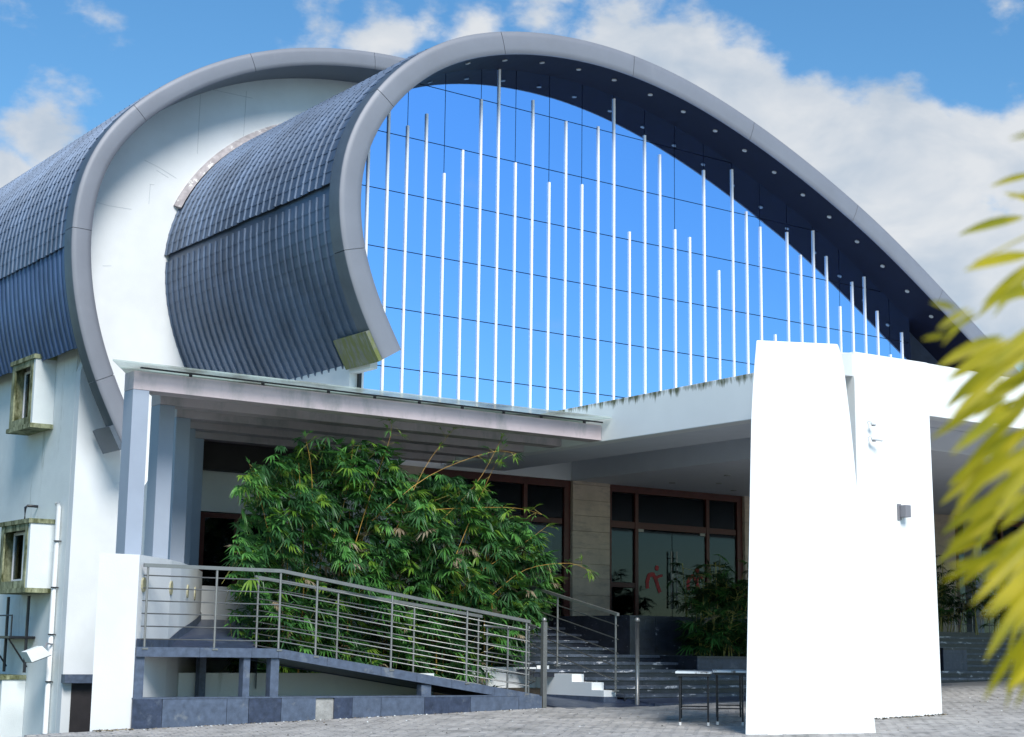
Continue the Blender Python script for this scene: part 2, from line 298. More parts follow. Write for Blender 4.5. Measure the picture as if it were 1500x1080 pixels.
OO = [[13.654,4.136],[13.367,4.661],[13.093,5.193],[12.844,5.737],[12.631,6.296],[12.46,6.869],[12.333,7.453],[12.253,8.046],[12.224,8.643],[12.255,9.24],[12.358,9.829],[12.546,10.397],[12.819,10.928],[13.167,11.414],[13.572,11.853],[14.018,12.252],[14.493,12.616],[14.992,12.946],[15.511,13.242],[16.049,13.505],[16.602,13.732],[17.169,13.925],[17.745,14.084],[18.329,14.212],[18.919,14.314],[19.513,14.388],[20.109,14.435],[20.707,14.453],[21.305,14.442],[21.902,14.404],[22.497,14.345],[23.091,14.268],[23.682,14.177],[24.272,14.076],[24.86,13.966],[25.447,13.85],[26.032,13.727],[26.616,13.595],[27.196,13.45],[27.773,13.293],[28.347,13.124],[28.919,12.947],[29.489,12.765],[30.058,12.582],[30.627,12.397],[31.195,12.208],[31.759,12.01],[32.32,11.801],[32.875,11.578],[33.426,11.344],[33.973,11.103],[34.519,10.858],[35.064,10.612],[35.609,10.365],[36.154,10.117],[36.698,9.868],[37.24,9.615],[37.78,9.357],[38.316,9.091],[38.848,8.819],[39.378,8.54],[39.906,8.259],[40.433,7.976],[40.96,7.692],[41.486,7.409],[42.013,7.125],[42.54,6.841],[43.067,6.557],[43.593,6.274]]
IO += [[45.6, .34], [46.9, -.6]]
CI = catmull(IO); CO = catmull(OO)
YF, YG, YO, YW = 25.95, 27.13, 32.65, 33.8

def gz(x, y):      # forecourt paving falls gently towards the road
    x = max(-40, min(40, x)); y = max(-25, min(30, y)); return -.885+.03*(x-15.6)+.026*(y-20.5)

# ------------------------------------------------------------------ the setting: ground
g = MB(); g.quad((-1500, -1500, -4.2), (1500, -1500, -4.2), (1500, 1500, -4.2), (-1500, 1500, -4.2))
ob('ground', g, mat('dry_earth_and_grass', (.09, .10, .06), .95, var=.4, vscale=.05, coord=W), kind='structure')
g = MB(); xs = [-40, -10, 8.3, 8.9, 12, 15.6, 20, 28, 40, 60]; ys = [-25, 0, 10, 14, 18, 20.3, 21.9, 25, 30, 45]
for i in range(len(xs)-1):
    for j in range(len(ys)-1):
        a, b, c, d = xs[i], xs[i+1], ys[j], ys[j+1]
        if (b <= 12.05 and c >= 20.2) or (b <= 15.7 and c >= 25): continue
        g.quad((a, c, gz(a, c)), (b, c, gz(b, c)), (b, d, gz(b, d)), (a, d, gz(a, d)))
LO = [(8.4, 20.3), (8.72, 21.1), (9.10, 21.75), (9.5, 22.4), (9.98, 23.2), (10.5, 24.0), (11.05, 24.9), (11.45, 25.8), (11.65, 27.1)]
for p, q in zip(LO, LO[1:]): g.quad((p[0], p[1], gz(*p)), (12, p[1], gz(12, p[1])), (12, q[1], gz(12, q[1])), (q[0], q[1], gz(*q)))
def skirt(pts):
    for p, q in zip(pts, pts[1:]): g.quad((p[0], p[1], -4.3), (q[0], q[1], -4.3), (q[0], q[1], gz(*q)), (p[0], p[1], gz(*p)))
skirt([(-40, 20.3), (-40, -25), (60, -25), (60, 45)]); skirt([(8.4, 20.3), (-10, 20.3), (-40, 20.3)])
court = ob('paved_forecourt', g, 'paving', kind='structure')
# block pavers in the strip the picture shows: real blocks with recessed joints
g = MB(); rows = 0
y = 12.8
while y < 20.30:
    off = (rows % 2)*.11; x = 7.4 + off
    while x < 26:
        if (.455*x < y*1.02) and x < y*1.62+.5 and not (x > 17.9 and x < 19.8 and y > 16.05 and y < 17.1):
            jz = random.uniform(0, .006); z = gz(x, y); h = .010+jz; tx = random.uniform(-.001, .001)
            e = .006; i = len(g.v)
            g.v += [(x+e, y+e, z-.01), (x+.22-e, y+e, z-.01), (x+.22-e, y+.11-e, z-.01), (x+e, y+.11-e, z-.01),
                    (x+e+.004, y+e+.004, z+h+tx), (x+.216-e, y+e+.004, z+h+.006), (x+.216-e, y+.106-e, z+h+.008), (x+e+.004, y+.106-e, z+h+.002)]
            for q in ((4, 5, 6, 7), (0, 1, 5, 4), (1, 2, 6, 5), (2, 3, 7, 6), (3, 0, 4, 7)): g.f.append(tuple(i+k for k in q)); g.m.append(0)
        x += .22
    y += .11; rows += 1
ob('paver', g, 'paver', court, kind='stuff')

# ------------------------------------------------------------------ roof tile strips shared by both vaults
def tile_mesh(name, wd, ln, mt, rib=.034):
    """one pressed sheet: x along the ridge, y down the slope, z out; raised rib on one side, lapped lower lip"""
    b = MB(); h = .008; r0 = wd-.05
    P = [(0, 0), (r0, 0), (r0+.008, rib), (wd-.006, rib), (wd+.002, 0)]
    for (xa, za), (xb, zb) in zip(P, P[1:]):
        b.quad((xa, 0, za), (xb, 0, zb), (xb, ln+.012, zb+h), (xa, ln+.012, za+h))
    for (xa, za), (xb, zb) in zip(P, P[1:]):
        b.quad((xa, ln+.012, za+h), (xb, ln+.012, zb+h), (xb, ln+.012, zb-.002), (xa, ln+.012, za-.002))
    b.quad((0, 0, -.01), (0, ln+.012, -.01), (0, ln+.012, h), (0, 0, 0))
    me = bpy.data.meshes.new(name); me.from_pydata(b.v, [], b.f); me.materials.append(M[mt]); me.update(); return me
def tile_matrix(cv, t, y, off, roll=0.0):
    """tile whose upper edge sits at arc length t (measured from the lip) and runs down towards the lip"""
    p = cv.at(t); n = cv.nrm(t-.1); d = -cv.tan(t-.1)
    m = Matrix.Identity(4); X_ = Vector((0, 1, 0)); Y_ = Vector((d.x, 0, d.y)); Z_ = Vector((n.x, 0, n.y))
    if X_.cross(Y_).dot(Z_) < 0: X_ = -X_
    for r in range(3): m[r][0] = X_[r]; m[r][1] = Y_[r]; m[r][2] = Z_[r]
    o = Vector((p.x+n.x*off, y, p.y+n.y*off))
    for r in range(3): m[r][3] = o[r]
    return m @ Matrix.Rotation(roll, 4, 'Z')
def sweep_panel(cv, t0, t1, w_in, y0, dep, bulge=.014, n=None):
    """a length of the rounded front fascia between arc lengths t0 and t1"""
    b = MB(); n = n or max(2, int((t1-t0)/.22)); secs = []
    prof = [(1, dep), (1, .02), (.98, 0), (.75, -bulge*.85), (.5, -bulge*1.1), (.25, -bulge*.75), (.02, 0), (0, .02), (0, .05)]
    for k in range(n+1):
        t = t0+(t1-t0)*k/n; p = cv.at(t); nn_ = cv.nrm(t); base = p - nn_*w_in
        secs.append([(base.x+nn_.x*w_in*a, y0+dy, base.y+nn_.y*w_in*a) for a, dy in prof])
    m = len(prof)
    i0 = len(b.v)
    for s_ in secs: b.v += s_
    for k in range(n):
        for j in range(m-1):
            a = i0+k*m+j; b.f.append((a, a+1, a+1+m, a+m)); b.m.append(1 if j in (0,) else 0)
    for s_, r in ((0, 1), (n, -1)):
        i1 = len(b.v); b.v += secs[s_]; idx = [i1+j for j in range(m)]; b.f.append(tuple(idx[::r])); b.m.append(0)
    return b

# ------------------------------------------------------------------ FRONT HALL: glass front under the inner vault
front = thing('vaulted_hall', (16.1, YG, -.7), 'front hall with blue glass front under a rolled slate-blue metal vault and grey rounded rim', 'building')
# fascia panels with open joints
jt = [0.0] + sorted(CI.near(q) for q in [(14.86, 7.36), (15.55, 10.75), (18.55, 12.67), (22.21, 12.97), (25.84, 12.18), (29.35, 10.79), (32.43, 9.12), (35.6, 7.2), (39.2, 4.9), (42.6, 2.5)]) + [CI.L-.1]
for a, b_ in zip(jt, jt[1:]):
    o = ob('fascia_panel', sweep_panel(CI, a+.007, b_-.007, .48, YF, .40), ['fascia', 'fascia_side'], front, smooth=False)
    for i, p in enumerate(o.data.polygons): p.use_smooth = len(p.vertices) == 4
# backing strip behind the joints
b = MB(); n = 120
for k in range(n):
    t0, t1 = CI.L*k/n, CI.L*(k+1)/n; p, q = CI.at(t0), CI.at(t1); u, v = CI.nrm(t0), CI.nrm(t1)
    b.quad((p.x-u.x*.02, YF+.03, p.y-u.y*.02), (q.x-v.x*.02, YF+.03, q.y-v.y*.02), (q.x-v.x*.45, YF+.03, q.y-v.y*.45), (p.x-u.x*.45, YF+.03, p.y-u.y*.45))
ob('fascia_backing', b, 'fin', front)
# soffit lining between rim and glass
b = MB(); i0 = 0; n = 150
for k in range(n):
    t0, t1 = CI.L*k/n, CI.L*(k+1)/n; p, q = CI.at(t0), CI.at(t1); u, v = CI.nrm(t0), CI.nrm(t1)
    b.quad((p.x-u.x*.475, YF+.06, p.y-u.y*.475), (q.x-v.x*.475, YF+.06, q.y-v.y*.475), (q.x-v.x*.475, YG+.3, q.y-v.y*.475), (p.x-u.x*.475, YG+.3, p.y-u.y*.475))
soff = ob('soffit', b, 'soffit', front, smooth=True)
for (x, z) in [(17.89,11.93),(18.89,12.21),(19.95,12.36),(20.99,12.45),(22.05,12.4),(23.09,12.25),(24.13,12.05),(25.14,11.77),(26.07,11.49),(27.06,11.14),(28.02,10.74),(28.96,10.31),(29.9,9.84),(30.84,9.36),(31.75,8.84),(32.65,8.31)]:
    t = CI.near((x, z+.45)); p = CI.at(t); u = CI.nrm(t); c = p-u*.475; tg = CI.tan(t)
    b = MB(); ring = []
    for k in range(14):
        a = 2*math.pi*k/14; ring.append((c.x+tg.x*math.cos(a)*.055, 26.42+math.sin(a)*.055, c.y+tg.y*math.cos(a)*.055))
    dn = Vector((-u.x*.02, 0, -u.y*.02)); low = [tuple(Vector(r)+dn) for r in ring]
    b.v += ring+low; b.f.append(tuple(range(14, 28)))
    for k in range(14): b.f.append((k, (k+1) % 14, 14+(k+1) % 14, 14+k))
    b.m = [0]*15; ob('soffit_light', b, 'lamp_glass', front)
# white end face and dark liner at the lip, drip box
for cv, y0, dy, ta, tb, par in ((CI, YF-.01, 1.15, .0, .58, None),):
    pass
def drip_box(cv, y0, y1, ta, tb, th, mt, parent):
    b = MB(); P = []
    for t in (ta, (ta+tb)/2, tb):
        p = cv.at(t); u = cv.nrm(t); P.append((p.x+u.x*.0, p.y+u.y*.0)); 
    Q = []
    for t in (ta, (ta+tb)/2, tb):
        p = cv.at(t); u = cv.nrm(t); Q.append((p.x+u.x*th, p.y+u.y*th))
    b.prism_y(P+Q[::-1], y0, y1); return ob('gutter_box', b, mt, parent)
mossm = mat('mossy_gutter_metal', (.16, .17, .14), .6, var=.3, coord=W, stain=((.13, .15, .04), .42, .55, 3.5, (1, 3, .5)))
M['mossg'] = mossm
drip_box(CI, YF+.02, YF+1.25, -.05, .62, .085, 'mossg', front)
# tile covering: upper courses overlap the lower ones at a ragged line
TW, TL = .275, .245
tm = tile_mesh('roof_tile', TW, TL, 'roof')
t_step = CI.near((14.86, 8.78)); tiles = []
y = YF+.42; j = 0
YEND = YW
cols = int((YEND-y)/TW)
for j in range(cols):
    yy = y+j*TW
    t = TL; r = 0
    while t < t_step-.02:
        tiles.append((t, yy, .0, random.uniform(-.001, .001))); t += TL
    # ragged first course above the step, proud of the courses below
    j0 = t_step+.05+random.choice((0, .004, -.004, .016)); t = j0+TL-.06
    while t < CI.L*.62:
        tiles.append((t, yy, .045 + random.uniform(-.001, .002), random.uniform(-.001, .001))); t += TL
def px_size(yy, t): p = CI.at(t); return p.x*.58+yy*.7955
vis = [q for q in tiles if q[0] < CI.near((17.6, 12.2))]
vis.sort(key=lambda q: px_size(q[1], q[0])); parts_ = set(id(q) for q in vis[:300])
stuffm = MB()
tv = [tuple(v.co) for v in tm.vertices]; tf = [tuple(p.vertices) for p in tm.polygons]
for q in tiles:
    m = tile_matrix(CI, q[0], q[1]+TW, q[2]-.05, q[3])
    if m.to_3x3() @ Vector((1, 0, 0)) @ Vector((0, 1, 0)) > 0: m = tile_matrix(CI, q[0], q[1], q[2]-.05, q[3])
    if id(q) in parts_:
        o = bpy.data.objects.new('roof_tile', tm); COL.objects.link(o); o.parent = front; o.matrix_parent_inverse = Matrix.Translation(-ABS[front.name]); o.matrix_world = m; o.matrix_basis = m
    else:
        i = len(stuffm.v); stuffm.v += [tuple(m @ Vector(v)) for v in tv]; stuffm.f += [tuple(i+k for k in f) for f in tf]; stuffm.m += [0]*len(tf)
ob('roof_tile', stuffm, 'roof', front, kind='stuff')
# deck under the tiles over the whole vault
b = MB(); n = 170
for k in range(n):
    t0, t1 = CI.L*k/n, CI.L*(k+1)/n; p, q = CI.at(t0), CI.at(t1); u, v = CI.nrm(t0), CI.nrm(t1)
    b.quad((p.x-u.x*.07, YF+.3, p.y-u.y*.07), (p.x-u.x*.07, YW, p.y-u.y*.07), (q.x-v.x*.07, YW, q.y-v.y*.07), (q.x-v.x*.07, YF+.3, q.y-v.y*.07))
ob('roof_deck', b, 'roof', front, smooth=True)
# lead flashing where the vault meets the rear wall
b = MB(); ta, tb = CI.near((15.15, 9.9)), CI.near((19.5, 12.8)); n = 26
for k in range(n):
    t0, t1 = ta+(tb-ta)*k/n, ta+(tb-ta)*(k+1)/n; p, q = CI.at(t0), CI.at(t1); u, v = CI.nrm(t0), CI.nrm(t1); h = .17; h2 = .03
    b.hexa([(p.x+u.x*h2, YW-.16, p.y+u.y*h2), (p.x+u.x*h, YW-.06, p.y+u.y*h), (p.x+u.x*h, YW+.01, p.y+u.y*h), (p.x-u.x*.02, YW+.01, p.y-u.y*.02),
            (q.x+v.x*h2, YW-.16, q.y+v.y*h2), (q.x+v.x*h, YW-.06, q.y+v.y*h), (q.x+v.x*h, YW+.01, q.y+v.y*h), (q.x-v.x*.02, YW+.01, q.y-v.y*.02)])
ob('flashing', b, 'moss_flash' if 'moss_flash' in M else mat('mortared_flashing', (.36, .33, .34), .8, var=.3, vscale=6, coord=W, stain=((.75, .75, .72), .56, .62, 4)), front)
# side wall under the vault, going back to the rear hall
bx('side_wall', 15.93, 16.10, YG+.05, YW-.02, 3.2, 5.9, 'white', front); bx('front_return', 15.93, 16.09, YF+.46, YG+.04, 5.30, 5.9, 'white', front)
bx('corner_trim', 16.10, 16.17, YG-.03, YG+.3, 3.5, 5.75, 'black', front)


# ---- curtain wall
ZB = 4.5
poly = []
n = 70; tA = CI.near((16.0, 5.45))
for k in range(n+1):
    t = .1+(CI.L-.1)*k/n; p = CI.at(t)-CI.nrm(t)*.46
    if p.y > 5.6 and p.x < 33.4: poly.append((p.x, p.y))
poly = [(16.17, ZB), (16.17, 5.6)]+poly
poly = [q for q in poly if q[0] <= 32.62] ; zr = [q for q in poly][-1][1]
poly.append((32.62, ZB))
def clip(P, axis, val, keep_less):
    out_ = []
    for k in range(len(P)):
        a, c = P[k], P[(k+1) % len(P)]; ia = (a[axis] <= val) == keep_less; ic = (c[axis] <= val) == keep_less
        if ia: out_.append(a)
        if ia != ic:
            f = (val-a[axis])/(c[axis]-a[axis]); out_.append((a[0]+(c[0]-a[0])*f, a[1]+(c[1]-a[1])*f))
    return out_
xj = [16.18+.4573*(2+2*k) for k in range(-2, 18)]; xj = [14.2]+xj+[33.5]
zj = [3.3]+[5.52+1.202*k for k in range(0, 8)]
for i in range(len(xj)-1):
    for j in range(len(zj)-1):
        P = clip(clip(clip(clip(poly, 0, xj[i]+.008, False), 0, xj[i+1]-.008, True), 1, zj[j]+.009, False), 1, zj[j+1]-.009, True)
        if len(P) < 3: continue
        if max(p[0] for p in P)-min(p[0] for p in P) < .03 or max(p[1] for p in P)-min(p[1] for p in P) < .03: continue
        b = MB(); ty = random.uniform(-.0018, .0018); cx_ = sum(p[0] for p in P)/len(P)
        b.prism_y(P, YG, YG+.02)
        b.v = [(v[0], v[1]+ty*(v[0]-cx_), v[2]) for v in b.v]
        ob('glass_pane', b, 'glass', front)
b = MB(); b.prism_y(poly, YG+.035, YG+.05); ob('glazing_backing', b, 'joint', front)
# the white aluminium fins of different heights
FT = [10.29,10.97,10.57,10.92,9.73,10.32,11.53,12.40,10.31,11.81,10.04,11.52,10.16,11.59,12.34,9.31,11.66,11.29,9.59,9.48,11.18,8.83,11.37,10.41,10.11,7.53,10.13,9.63,10.32,9.74,8.53,9.22,9.42,8.6,7.53,8.16]
for i, h in enumerate(FT):
    x = 16.18+.4573*i
    bx('fin', x-.023, x+.023, YG-.034, YG-.004, ZB-.1, h, 'fin', front)
x = 16.18-.4573
# dark return wall right of the glass
b = MB(); P = [(32.63, ZB), (32.63, zr)]+[(CI.at(t).x-CI.nrm(t).x*.44, CI.at(t).y-CI.nrm(t).y*.44) for t in [CI.near((33.1, 8.7))+k*.8 for k in range(9)]]
P = [q for q in P if q[1] > ZB]; P.append((P[-1][0]+.5, ZB)); b.prism_y(P, YG-.3, YG+.1); ob('return_wall', b, 'fascia_side', front)

# ---- lower storey of the entrance front
bx('band_wall', 16.98, 44, YG-.06, YG+.3, 3.575, ZB, 'white_clean', front)
def trav_col(x0, x1):
    z = .5; k = 0
    while z < 3.57:
        h = random.choice((.33, .36, .30)); z1 = min(3.572, z+h)
        bx('travertine_slab', x0+random.uniform(0, .006), x1-random.uniform(0, .006), YG-.12-random.uniform(0, .006), YG+.25, z+.004, z1-.003, 'trav', front); z = z1
    bx('pier_core', x0+.02, x1-.02, YG-.08, YG+.2, .45, 3.565, 'trav', front)
trav_col(16.98, 17.6); trav_col(21.38, 22.4); trav_col(26.42, 27.3)
def frame(name, xs_, zs, x0, x1, z0, z1, y, wdt=.09, skip=()):
    f = None; b = MB()
    b.box(x0, x1, y-.05, y+.05, z1-.15, z1); b.box(x0, x0+.10, y-.05, y+.05, z0, z1-.15); b.box(x1-.16, x1, y-.05, y+.05, z0, z1-.15)
    for x in xs_: b.box(x-wdt/2, x+wdt/2, y-.055, y+.055, z0, z1-.15)
    f = ob(name, b, 'wood', front)
    for (xa, xb, z, h) in zs:
        bx('rail', xa, xb, y-.045, y+.045, z-h/2, z+h/2, 'wood', f)
    return f
wf = frame('window_frame', [18.9, 20.18], [(17.7, 18.855, 2.70, .11), (18.945, 20.135, 2.70, .11), (20.225, 21.15, 2.70, .11), (17.7, 18.855, 1.55, .08), (18.945, 20.135, 1.55, .08), (20.225, 21.15, 1.55, .08)], 17.6, 21.37, .55, 3.57, YG)
for xa, xb in ((17.7, 18.85), (18.95, 20.13), (20.23, 21.2)):
    for za, zb in ((2.77, 3.40), (1.60, 2.63), (.55, 1.50)): bx('window_pane', xa, xb, YG-.008, YG+.004, za, zb, 'door_glass', wf)
df = frame('door_frame', [23.22, 25.33], [(22.5, 23.175, 2.72, .14), (23.265, 25.285, 2.72, .14), (25.375, 26.2, 2.72, .12), (22.5, 23.175, 1.42, .10)], 22.41, 26.41, .55, 3.57, YG)
for xa, xb, za, zb in ((22.5, 23.17, 2.80, 3.40), (23.27, 25.28, 2.80, 3.40), (25.38, 26.24, 2.79, 3.40), (22.5, 23.17, 1.48, 2.64), (22.5, 23.17, .55, 1.36), (25.38, 26.24, .55, 2.65)):
    bx('window_pane', xa, xb, YG-.008, YG+.004, za, zb, 'door_glass', df)
for xa, xb, s in ((23.28, 24.265, 1), (24.285, 25.27, -1)):
    d = bx('glass_door', xa, xb, YG-.02, YG-.008, .58, 2.63, 'door_glass', front)
    hx = xb-.07 if s == 1 else xa+.07
    b = MB(); b.tube([(hx, YG-.08, .95), (hx, YG-.08, 2.2)], .018, 8); b.tube([(hx, YG-.08, 1.1), (hx, YG-.01, 1.1)], .012, 6); b.tube([(hx, YG-.08, 2.05), (hx, YG-.01, 2.05)], .012, 6)
    ob('handle', b, 'steel' if s == 1 else 'steel', d)
    bx('patch_fitting', (xa if s == 1 else xb-.16), (xa+.16 if s == 1 else xb), YG-.03, YG+.004, 2.59, 2.65, 'steel', d)
    # red emblem on the leaf: an arch stroke, a dot above it and a slanting leg with a bar
    cx = 23.72 if s == 1 else 24.92; b = MB(); y = YG-.026
    arc = [(cx-.17, 1.38), (cx-.18, 1.52), (cx-.12, 1.66), (cx-.01, 1.68), (cx+.07, 1.58), (cx+.13, 1.42), (cx+.19, 1.30)]
    def stroke(P, w0, w1):
        for k, (p, q) in enumerate(zip(P, P[1:])):
            p, q = Vector(p), Vector(q); dd = (q-p).normalized(); nn = Vector((-dd.y, dd.x)); wa = w0+(w1-w0)*k/len(P); wb = w0+(w1-w0)*(k+1)/len(P)
            b.prism_y([tuple(p-dd*.012+nn*wa), tuple(q+dd*.012+nn*wb), tuple(q+dd*.012-nn*wb), tuple(p-dd*.012-nn*wa)], y-.001*(k % 2)-.002, y+.004)
    stroke(arc, .045, .045); stroke([(cx+.05, 1.58), (cx+.16, 1.64), (cx+.25, 1.66)], .035, .02)
    b.prism_y([(cx+.10+.055*math.cos(a*math.pi/5), 1.82+.06*math.sin(a*math.pi/5)) for a in range(10)], y-.003, y+.004)
    ob('red_emblem', b, 'red', d)
bx('lock', 24.20, 24.30, YG-.05, YG-.024, 1.55, 1.72, 'steel', front)
# dim lobby behind the glass
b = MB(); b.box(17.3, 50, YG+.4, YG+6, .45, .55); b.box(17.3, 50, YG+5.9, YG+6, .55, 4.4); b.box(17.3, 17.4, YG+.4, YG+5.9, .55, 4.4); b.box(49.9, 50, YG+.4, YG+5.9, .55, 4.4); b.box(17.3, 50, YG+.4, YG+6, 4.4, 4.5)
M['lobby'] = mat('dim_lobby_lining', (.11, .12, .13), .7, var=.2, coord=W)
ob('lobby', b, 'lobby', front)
for xa, xb in ((20.35, 20.62), (20.95, 21.12), (17.9, 18.3), (22.62, 22.78)):
    b = MB(); nn = 9
    for k in range(nn):
        u0, u1 = xa+(xb-xa)*k/nn, xa+(xb-xa)*(k+1)/nn; b.quad((u0, YG+.22+.03*(k % 2), .6), (u1, YG+.22+.03*((k+1) % 2), .6), (u1, YG+.22+.03*((k+1) % 2), 2.6), (u0, YG+.22+.03*(k % 2), 2.6))
    ob('curtain', b, 'curtain', front)
# white wall and dark doorway at the left end, behind the ramp
b = MB()
b.box(12.1, 12.86, YG, YG+.25, -1, 3.3); b.box(12.86, 14.6, YG, YG+.25, 2.42, 3.3); b.box(14.6, 16.97, YG, YG+.25, -1, 3.7); b.box(12.86, 14.6, YG, YG+.25, -1, .35)
b.hexa([(12.2, YG+.26, -4.2), (12.4, YG+.26, -4.2), (14.8, YW-.01, -4.2), (14.6, YW-.01, -4.2), (12.2, YG+.26, 3.3), (12.4, YG+.26, 3.3), (14.8, YW-.01, 3.3), (14.6, YW-.01, 3.3)]); b.prism_z([(12.2, YG+.26), (15.92, YG+.26), (15.92, YW-.01), (14.6, YW-.01)], 3.302, 3.4); ob('lower_wall', b, 'white', front)
b = MB(); b.box(12.86, 12.95, YG-.03, YG+.04, .36, 2.40); b.box(14.5, 14.59, YG-.03, YG+.04, .36, 2.40); b.box(12.95, 14.5, YG-.03, YG+.04, 2.31, 2.40); b.box(13.55, 13.63, YG-.03, YG+.04, .36, 2.31)
f2 = ob('door_frame', b, 'wood', front); bx('window_pane', 12.95, 13.55, YG, YG+.01, .36, 2.31, 'door_glass', f2); bx('window_pane', 13.63, 14.5, YG, YG+.01, .36, 2.31, 'door_glass', f2)
bx('inner_dark_room', 12.88, 16.0, YG+.3, YG+1.3, -.9, 3.2, 'darkvoid', front)  # solid near-black block standing for the shade indoors
bx('dark_board', 12.3, 15.9, YG-.30, YG-.02, 3.16, 3.95, 'darkvoid', front)  # plain near-black board filling the area above the low wall

# ------------------------------------------------------------------ REAR HALL: outer vault, white gable wall, side wall
rear = thing('rear_hall', (13.04, YW, -4.2), 'taller rear hall with white gable wall inside a curved grey rim and blue ribbed roof', 'building')
jo = [0.0] + sorted(CO.near(q) for q in [(12.88, 5.46), (12.13, 8.74), (13.38, 11.78), (16.17, 13.64), (19.53, 14.44), (24, 14.1), (28.5, 13.1), (33, 11.5), (38, 9.2)]) + [CO.L-.1]
for a, b_ in zip(jo, jo[1:]):
    o = ob('fascia_panel', sweep_panel(CO, a+.006, b_-.006, .44, YO, .42), ['fascia', 'fascia_side'], rear)
    for p in o.data.polygons: p.use_smooth = len(p.vertices) == 4
b = MB(); n = 130
for k in range(n):
    t0, t1 = CO.L*k/n, CO.L*(k+1)/n; p, q = CO.at(t0), CO.at(t1); u, v = CO.nrm(t0), CO.nrm(t1)
    b.quad((p.x-u.x*.435, YO+.05, p.y-u.y*.435), (q.x-v.x*.435, YO+.05, q.y-v.y*.435), (q.x-v.x*.435, YW+.1, q.y-v.y*.435), (p.x-u.x*.435, YW+.1, p.y-u.y*.435))
    b.quad((p.x-u.x*.02, YO+.04, p.y-u.y*.02), (q.x-v.x*.02, YO+.04, q.y-v.y*.02), (q.x-v.x*.42, YO+.04, q.y-v.y*.42), (p.x-u.x*.42, YO+.04, p.y-u.y*.42))
ob('soffit', b, mat('grey_soffit', (.17, .19, .22), .5, coord=W), rear, smooth=True)
drip_box(CO, YO+.02, YO+.95, -.03, .55, .10, 'fascia_side', rear)
M['jl'] = mat('hairline_joint', (.50, .53, .55), .9)
JL = [((15.55, 12.75), (15.54, 11.3)), ((16.73, 13.1), (16.70, 11.8)), ((15.6, 12.93), (16.9, 12.95)), ((13.06, 9.73), (13.45, 9.69)), ((13.45, 9.69), (14.0, 9.70)), ((14.25, 10.90), (14.6, 10.80)), ((14.6, 10.80), (15.05, 10.62)), ((14.55, 10.72), (14.85, 10.60)), ((13.4, 8.3), (13.6, 8.33)), ((14.42, 10.36), (14.41, 9.9)), ((14.41, 10.36), (14.52, 10.37))]
# gable wall
P = []
for k in range(90):
    t = .3+(CO.L-.5)*k/89; p = CO.at(t)-CO.nrm(t)*.41
    if p.y > 6.15: P.append((p.x, p.y))
P = [(13.04, -4.2), (13.04, 5.9)]+P+[(P[-1][0], -4.2)]
b = MB(); b.prism_y(P, YW, YW+.25); wall_g = ob('gable_wall', b, 'white', rear)
for (x0, z0), (x1, z1) in JL:
    b = MB(); dx, dz = x1-x0, z1-z0; L_ = math.hypot(dx, dz); nx, nz = -dz/L_*.006, dx/L_*.006
    b.prism_y([(x0-nx, z0-nz), (x1-nx, z1-nz), (x1+nx, z1+nz), (x0+nx, z0+nz)], YW-.004, YW+.01); ob('plaster_joint', b, M['jl'], rear)
# side wall running back
bx('side_wall', 13.04, 13.30, YW+.26, 62, -4.2, 7.4, 'white_dirty', rear)
# deck + lower ribbed sheets + upper courses
t_s2 = CO.near((12.2, 8.46)); t_lo = CO.near((12.62, 6.22)); TWo = .27
b = MB(); n = 130
for k in range(n):
    t0 = t_lo+(CO.L-t_lo)*k/n; t1 = t_lo+(CO.L-t_lo)*(k+1)/n; p, q = CO.at(t0), CO.at(t1); u, v = CO.nrm(t0), CO.nrm(t1)
    b.quad((p.x-u.x*.08, YO+.35, p.y-u.y*.08), (p.x-u.x*.08, 62, p.y-u.y*.08), (q.x-v.x*.08, 62, q.y-v.y*.08), (q.x-v.x*.08, YO+.35, q.y-v.y*.08))
ob('roof_deck', b, 'roof', rear, smooth=True)
def rib_sheet(cv, ta, tb, wd, off, mt, nseg=12):
    b = MB(); P = [(0, 0), (wd*.30, 0), (wd*.36, .034), (wd*.52, .034), (wd*.58, 0), (wd*.80, 0), (wd*.84, .012), (wd*.90, .012), (wd*.94, 0), (wd+.002, 0)]
    for k in range(nseg):
        t0, t1 = ta+(tb-ta)*k/nseg, ta+(tb-ta)*(k+1)/nseg; p, q = cv.at(t0), cv.at(t1); u, v = cv.nrm(t0), cv.nrm(t1)
        for (xa, za), (xb, zb) in zip(P, P[1:]):
            f = lambda P_, n_, x_, z_: (P_.x+n_.x*(off+z_), x_, P_.y+n_.y*(off+z_))
            b.quad(f(p, u, xa, za), f(p, u, xb, zb), f(q, v, xb, zb), f(q, v, xa, za))
    return b
sheet = rib_sheet(CO, t_lo, t_s2, TWo, -.06, 'roof2')
me = bpy.data.meshes.new('roof_sheet'); me.from_pydata(sheet.v, [], sheet.f); me.materials.append(M['roof2']); me.update()
for k in range(60):
    o = link('roof_sheet', me, rear); o.location = (0, YO+.42+k*TWo, random.uniform(-.02, .02))
me = None
tm2 = tile_mesh('roof_tile', TWo, .30, 'roof'); tv = [tuple(v.co) for v in tm2.vertices]; tf = [tuple(p.vertices) for p in tm2.polygons]; st = MB()
for k in range(60):
    yy = YO+.42+k*TWo; t = t_s2+.27+random.choice((0, .008, -.008))
    while t < CO.near((17.5, 14.0)):
        m = tile_matrix(CO, t, yy+TWo, -.02, 0)
        if (m.to_3x3() @ Vector((1, 0, 0))).y > 0: m = tile_matrix(CO, t, yy, -.02, 0)
        i = len(st.v); st.v += [tuple(m @ Vector(v)) for v in tv]; st.f += [tuple(i+q for q in f) for f in tf]; st.m += [0]*len(tf); t += .30
ob('roof_tile', st, 'roof', rear, kind='stuff')
